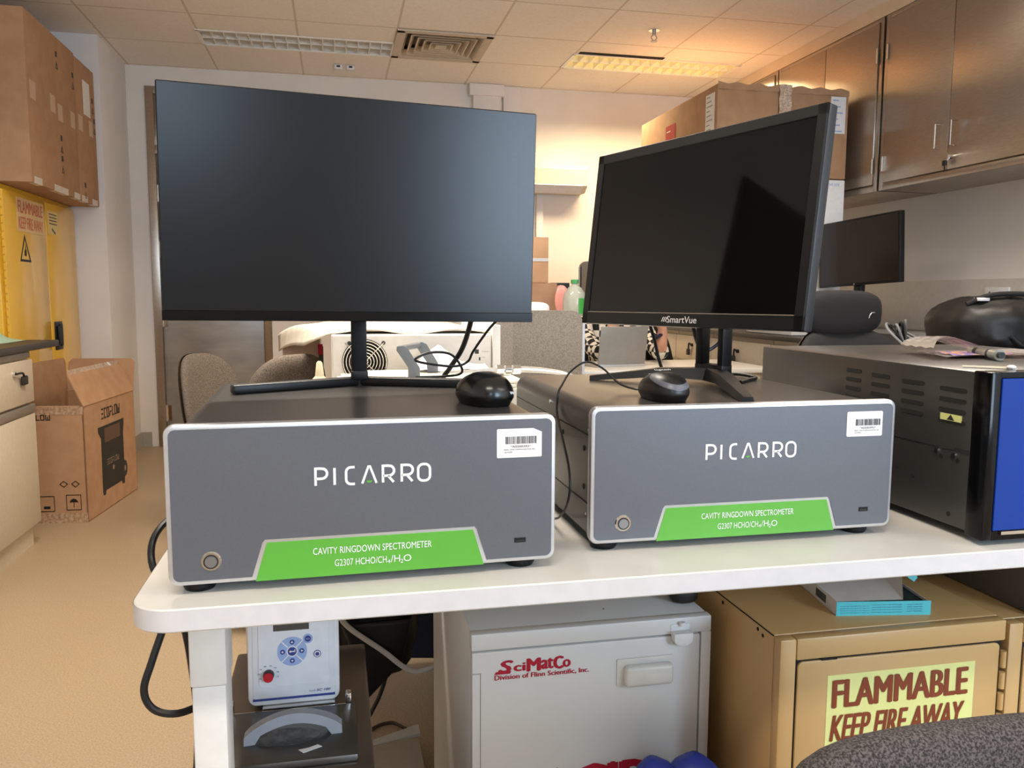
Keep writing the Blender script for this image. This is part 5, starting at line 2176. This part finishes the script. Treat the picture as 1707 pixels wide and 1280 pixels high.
# left lab bench
LX, LY = -1.325, 3.13
g = G()
g.box(-1.98, LX - .02 + .03, .2, 3.47, .875, .905, .004)
tag(g.obj('worktop', M['counter']), 'dark worktop of the lab bench at the left edge', 'worktop')
for i, (y0, y1) in enumerate(((2.28, LY), (1.40, 2.27))):
    t = thing('base_cabinet', ['beige base cabinet with a key in its drawer at the left edge', 'beige base cabinet nearer the camera, outside the left edge'][i], 'cabinet', (LX - .3, y0, 0), 0, 'base cabinets of the left bench')
    g = G()
    g.box(-1.95, LX - .02, y0 + .002, y1 - .002, .10, .8745, .002)
    g.box(-1.95, LX - .028, y0, y1 - .03, 0, .10)
    g.obj('carcass', mat('beige_laminate_left', (206, 192, 170), .5), t)
    g = G()
    g.box(LX - .03, LX - .004, y0 + .004, y1 - .012, .845, .872, .004)
    g.box(LX - .022, LX + .004, y0 + .004, y1 - .002, .600, .640, .006)
    g.obj('finger_rail', mat('rail_grey', (150, 142, 132), .4, .5), t)
    g = G()
    g.box(LX - .02, LX, y0 + .003, y1 - .003, .650, .838, .002)
    dr = g.obj('drawer', mat('beige_laminate_left', (0, 0, 0)), t)
    g = G()
    ly = y1 - .23
    g.cyl((LX, ly, .79), (LX + .01, ly, .79), .012)
    g.obj('lock', M['chrome'], dr)
    if i == 0:
        g = G()
        g.tube([(LX + .012, ly, .79), (LX + .018, ly + .05, .79), (LX + .016, ly + .075, .775)], .0045)
        g.box(LX + .006, LX + .018, ly + .06, ly + .12, .735, .775, .006)
        tag(g.obj('key', M['lock']), 'black key hanging from the drawer lock of the left bench', 'key')
    g = G()
    g.box(LX - .02, LX, y0 + .003, y1 - .003, .102, .598, .002)
    dd = g.obj('door', mat('beige_laminate_left', (0, 0, 0)), t)
    g = G()
    g.box(LX, LX + .02, y0 + .16, y0 + .29, .43, .455, .004)
    g.tube([(LX + .005, y0 + .2, .44), (LX + .022, y0 + .26, .435), (LX + .02, y0 + .3, .40)], .010)
    g.obj('handle', M['lock'], dd)
g = G()
g.grid(lambda u, v: (-1.66 + .22 * u, 3.12 + .30 * v, .9065 + .045 * math.sin(PI * u) * math.sin(PI * v) * (1 + .3 * math.sin(9 * u + 5 * v))), 20, 20)
tag(g.obj('green_bag', mat('pale_green_bag', (170, 204, 180), .35, nscale=20, bump=.5), recalc=False), 'pale green plastic bag lying on the left bench', 'bag')

# open carton on the floor
t = thing('open_carton', 'open brown carton printed with a power station on the floor beside the left bench', 'carton', (-1.217, 3.441, 0), -.1018)
T = at(-1.217, 3.441, 0, .1018 * -1)
BL_, BWd, BH = .707, .36, .578
# local: x to the left is negative, y back
def L3(x, y, z):
    return T @ Vector((x, y, z))
g = G(T)
th = .006
g.box(-BWd, 0, 0, th, 0, BH)
g.box(-BWd, 0, BL_ - th, BL_, 0, BH)
g.box(-th, 0, 0, BL_, 0, BH)
g.box(-BWd, -BWd + th, 0, BL_, 0, BH)
g.box(-BWd, 0, 0, BL_, 0, th)
g.obj('box', M['card'], t, smooth=False)
def flap(p, q, up, name='flap'):
    g = G(T)
    p, q, up = Vector(p), Vector(q), Vector(up)
    n = (q - p).cross(up).normalized() * .005
    u2 = (q - p).normalized() * .02
    c = [p, q, q + up * .88, q + up - u2, p + up + u2, p + up * .88]
    vs = c + [a + n for a in c]
    m_ = len(c)
    g._new(vs, [tuple(range(m_)), tuple(reversed(range(m_, 2 * m_)))] + [(k, m_ + k, m_ + (k + 1) % m_, (k + 1) % m_) for k in range(m_)])
    return g.obj(name, M['card'], t, smooth=False)
f1 = flap((0, .0, BH), (0, BL_, BH), (-.075, 0, .172))
flap((-BWd, BL_, BH), (0, BL_, BH), (0, .05, .18))
flap((-BWd, .14, BH), (-BWd, BL_, BH), (-.005, 0, .19))
flap((-BWd + .02, 0.01, BH), (-.02, 0.01, BH), (0, .13, -.12))
# tape along flap edge and top rim
nrm = Vector((.916, 0, .40)) * .0022
TAPE = mat('shiny_tape', (196, 168, 140), .2, nscale=70, bump=.6, rgb2=(160, 124, 96), coat=.5)
for q, k in (((Vector((0, 0, BH)), Vector((0, .03, BH)), Vector((-.070, .045, BH + .160)), Vector((-.070, .012, BH + .160))), 1),
             ((Vector((-.066, .02, BH + .150)), Vector((-.066, BL_ - .02, BH + .150)), Vector((-.0765, BL_ - .02, BH + .175)), Vector((-.0765, .02, BH + .175))), 2.5),
             ((Vector((-BWd, -.001, BH)), Vector((0, -.001, BH)), Vector((0, -.001, BH - .04)), Vector((-BWd, -.001, BH - .04))), 0),
             ((Vector((-BWd, -.001, .05)), Vector((0, -.001, .05)), Vector((0, -.001, .0)), Vector((-BWd, -.001, .0))), 0)):
    g = G(T)
    g.quad(*[p + nrm * k for p in q])
    g.obj('tape', TAPE, t, smooth=False, recalc=False)


def eco(g, x, z, w, h, full=True):
    """ECOFLOW in angular strokes, local XZ"""
    s = h * .17
    cw = w / 8.9
    st = cw * 1.1
    def seg(*p):
        g.stroke([(x + a * cw, z + b * h) for a, b in p], s)
    o = 0.0
    seg((o, 1), (o + .85, 1)); seg((o + .05, .5), (o + .75, .5)); seg((o, 0), (o + .85, 0)); o += 1.3
    seg((o + .85, 1), (o, 1), (o, 0), (o + .85, 0)); o += 1.3
    g.stroke([(x + a * cw, z + b * h) for a, b in ((o, 0), (o, 1), (o + .85, 1), (o + .85, 0))], s, closed=True); o += 1.3
    seg((o, 1), (o + .85, 1)); seg((o, .45), (o + .75, .45)); seg((o, .3), (o, 0)); o += 1.25
    seg((o, 1), (o, 0), (o + .75, 0)); o += 1.15
    g.stroke([(x + a * cw, z + b * h) for a, b in ((o, 0), (o, 1), (o + .85, 1), (o + .85, 0))], s, closed=True); o += 1.3
    seg((o, 1), (o + .02, 0), (o + 1.0, 0), (o + 1.02, 1)); seg((o + .5, .0), (o + .5, .6))


Ts = T @ Matrix.Translation((.0012, 0, 0)) @ Matrix.Rotation(PI / 2, 4, 'Z')
g = G(Ts)
eco(g, .225, .485, .26, .048)
g.obj('lettering', M['lock'], t, smooth=False)
g = G(Ts)
g.prism([(.17, .42), (.205, .385), (.20, .10), (.205, .085), (.235, .085), (.24, .105), (.47, .105), (.475, .085), (.51, .085), (.515, .13), (.515, .37), (.53, .42), (.53, .445), (.17, .445)], 'y', -.0005, 0)
g.mi = 1
g.prism([(.25, .355), (.47, .355), (.47, .43), (.25, .43)], 'y', -.0008, 0)
g.mi = 2
g.prism([(.522 + .036 * math.cos(a), .165 + .045 * math.sin(a)) for a in [2 * PI * i / 20 for i in range(20)]], 'y', -.0009, 0)
g.mi = 3
g.prism([(.522 + .012 * math.cos(a), .165 + .016 * math.sin(a)) for a in [2 * PI * i / 16 for i in range(16)]], 'y', -.0012, 0)
eco(g, .27, .235, .17, .026)
g.prism([(.355 + .013 * math.cos(a), .205 + .013 * math.sin(a)) for a in [2 * PI * i / 16 for i in range(16)]], 'y', -.0012, 0)
g.obj('printed_picture', [mat('print_black', (38, 34, 30), .7), mat('print_brown', (98, 72, 54), .7), M['ink'], mat('print_grey', (140, 120, 98), .7)], t, smooth=False)
g = G(T @ Matrix.Translation((-.060, .60, BH + .125)) @ Matrix.Rotation(PI / 2, 4, 'Z') @ Matrix.Rotation(-.41, 4, 'X'))
g.box(-.10, .05, -.006, .0, -.045, .0)
g.mi = 1
g.box(-.07, .06, -.006, .0, -.125, -.048)
g.obj('hazard_labels', [M['lock'], mat('amber_label', (216, 156, 52), .6)], t, smooth=False)
Tf = T @ Matrix.Translation((0, -.0012, 0))
g = G(Tf)
eco(g, -.31, .515, .16, .024)
g.box(-.30, -.225, -.0004, 0, .195, .228)
for x0, x1, z0, z1 in ((-.222, -.155, .06, .135), (-.098, -.03, .065, .14)):
    g.stroke([(x0, z0), (x1, z0), (x1, z1), (x0, z1)], .003, closed=True)
g.box(-.205, -.175, -.0004, 0, .072, .085)
g.prism([(-.085, .103), (-.043, .103), (-.052, .117), (-.064, .122), (-.076, .117)], 'y', -.0004, 0)
g.stroke([(-.064, .103), (-.064, .078)], .003)
for x0 in (-.125, -.07):
    g.stroke([(x0, .195), (x0 + .018, .21), (x0 + .036, .195), (x0 + .018, .18)], .003, closed=True)
g.obj('handling_marks', M['lock'], t, smooth=False)
# little door stop by the pier
t = thing('door_stop', 'small white stopper on the floor beside the open carton', 'stopper', (-1.30, 4.7, 0))
g = G()
g.lathe([(.03, 0), (.032, .012), (.018, .02), (.015, .06), (.018, .075)], (-1.335, 4.75, 0))
g.obj('base', mat('ivory_plastic', (226, 214, 186), .5), t)
g = G()
g.ball((-1.335, 4.75, .09), .02, .02, .018)
g.obj('cap', M['lock'], t)
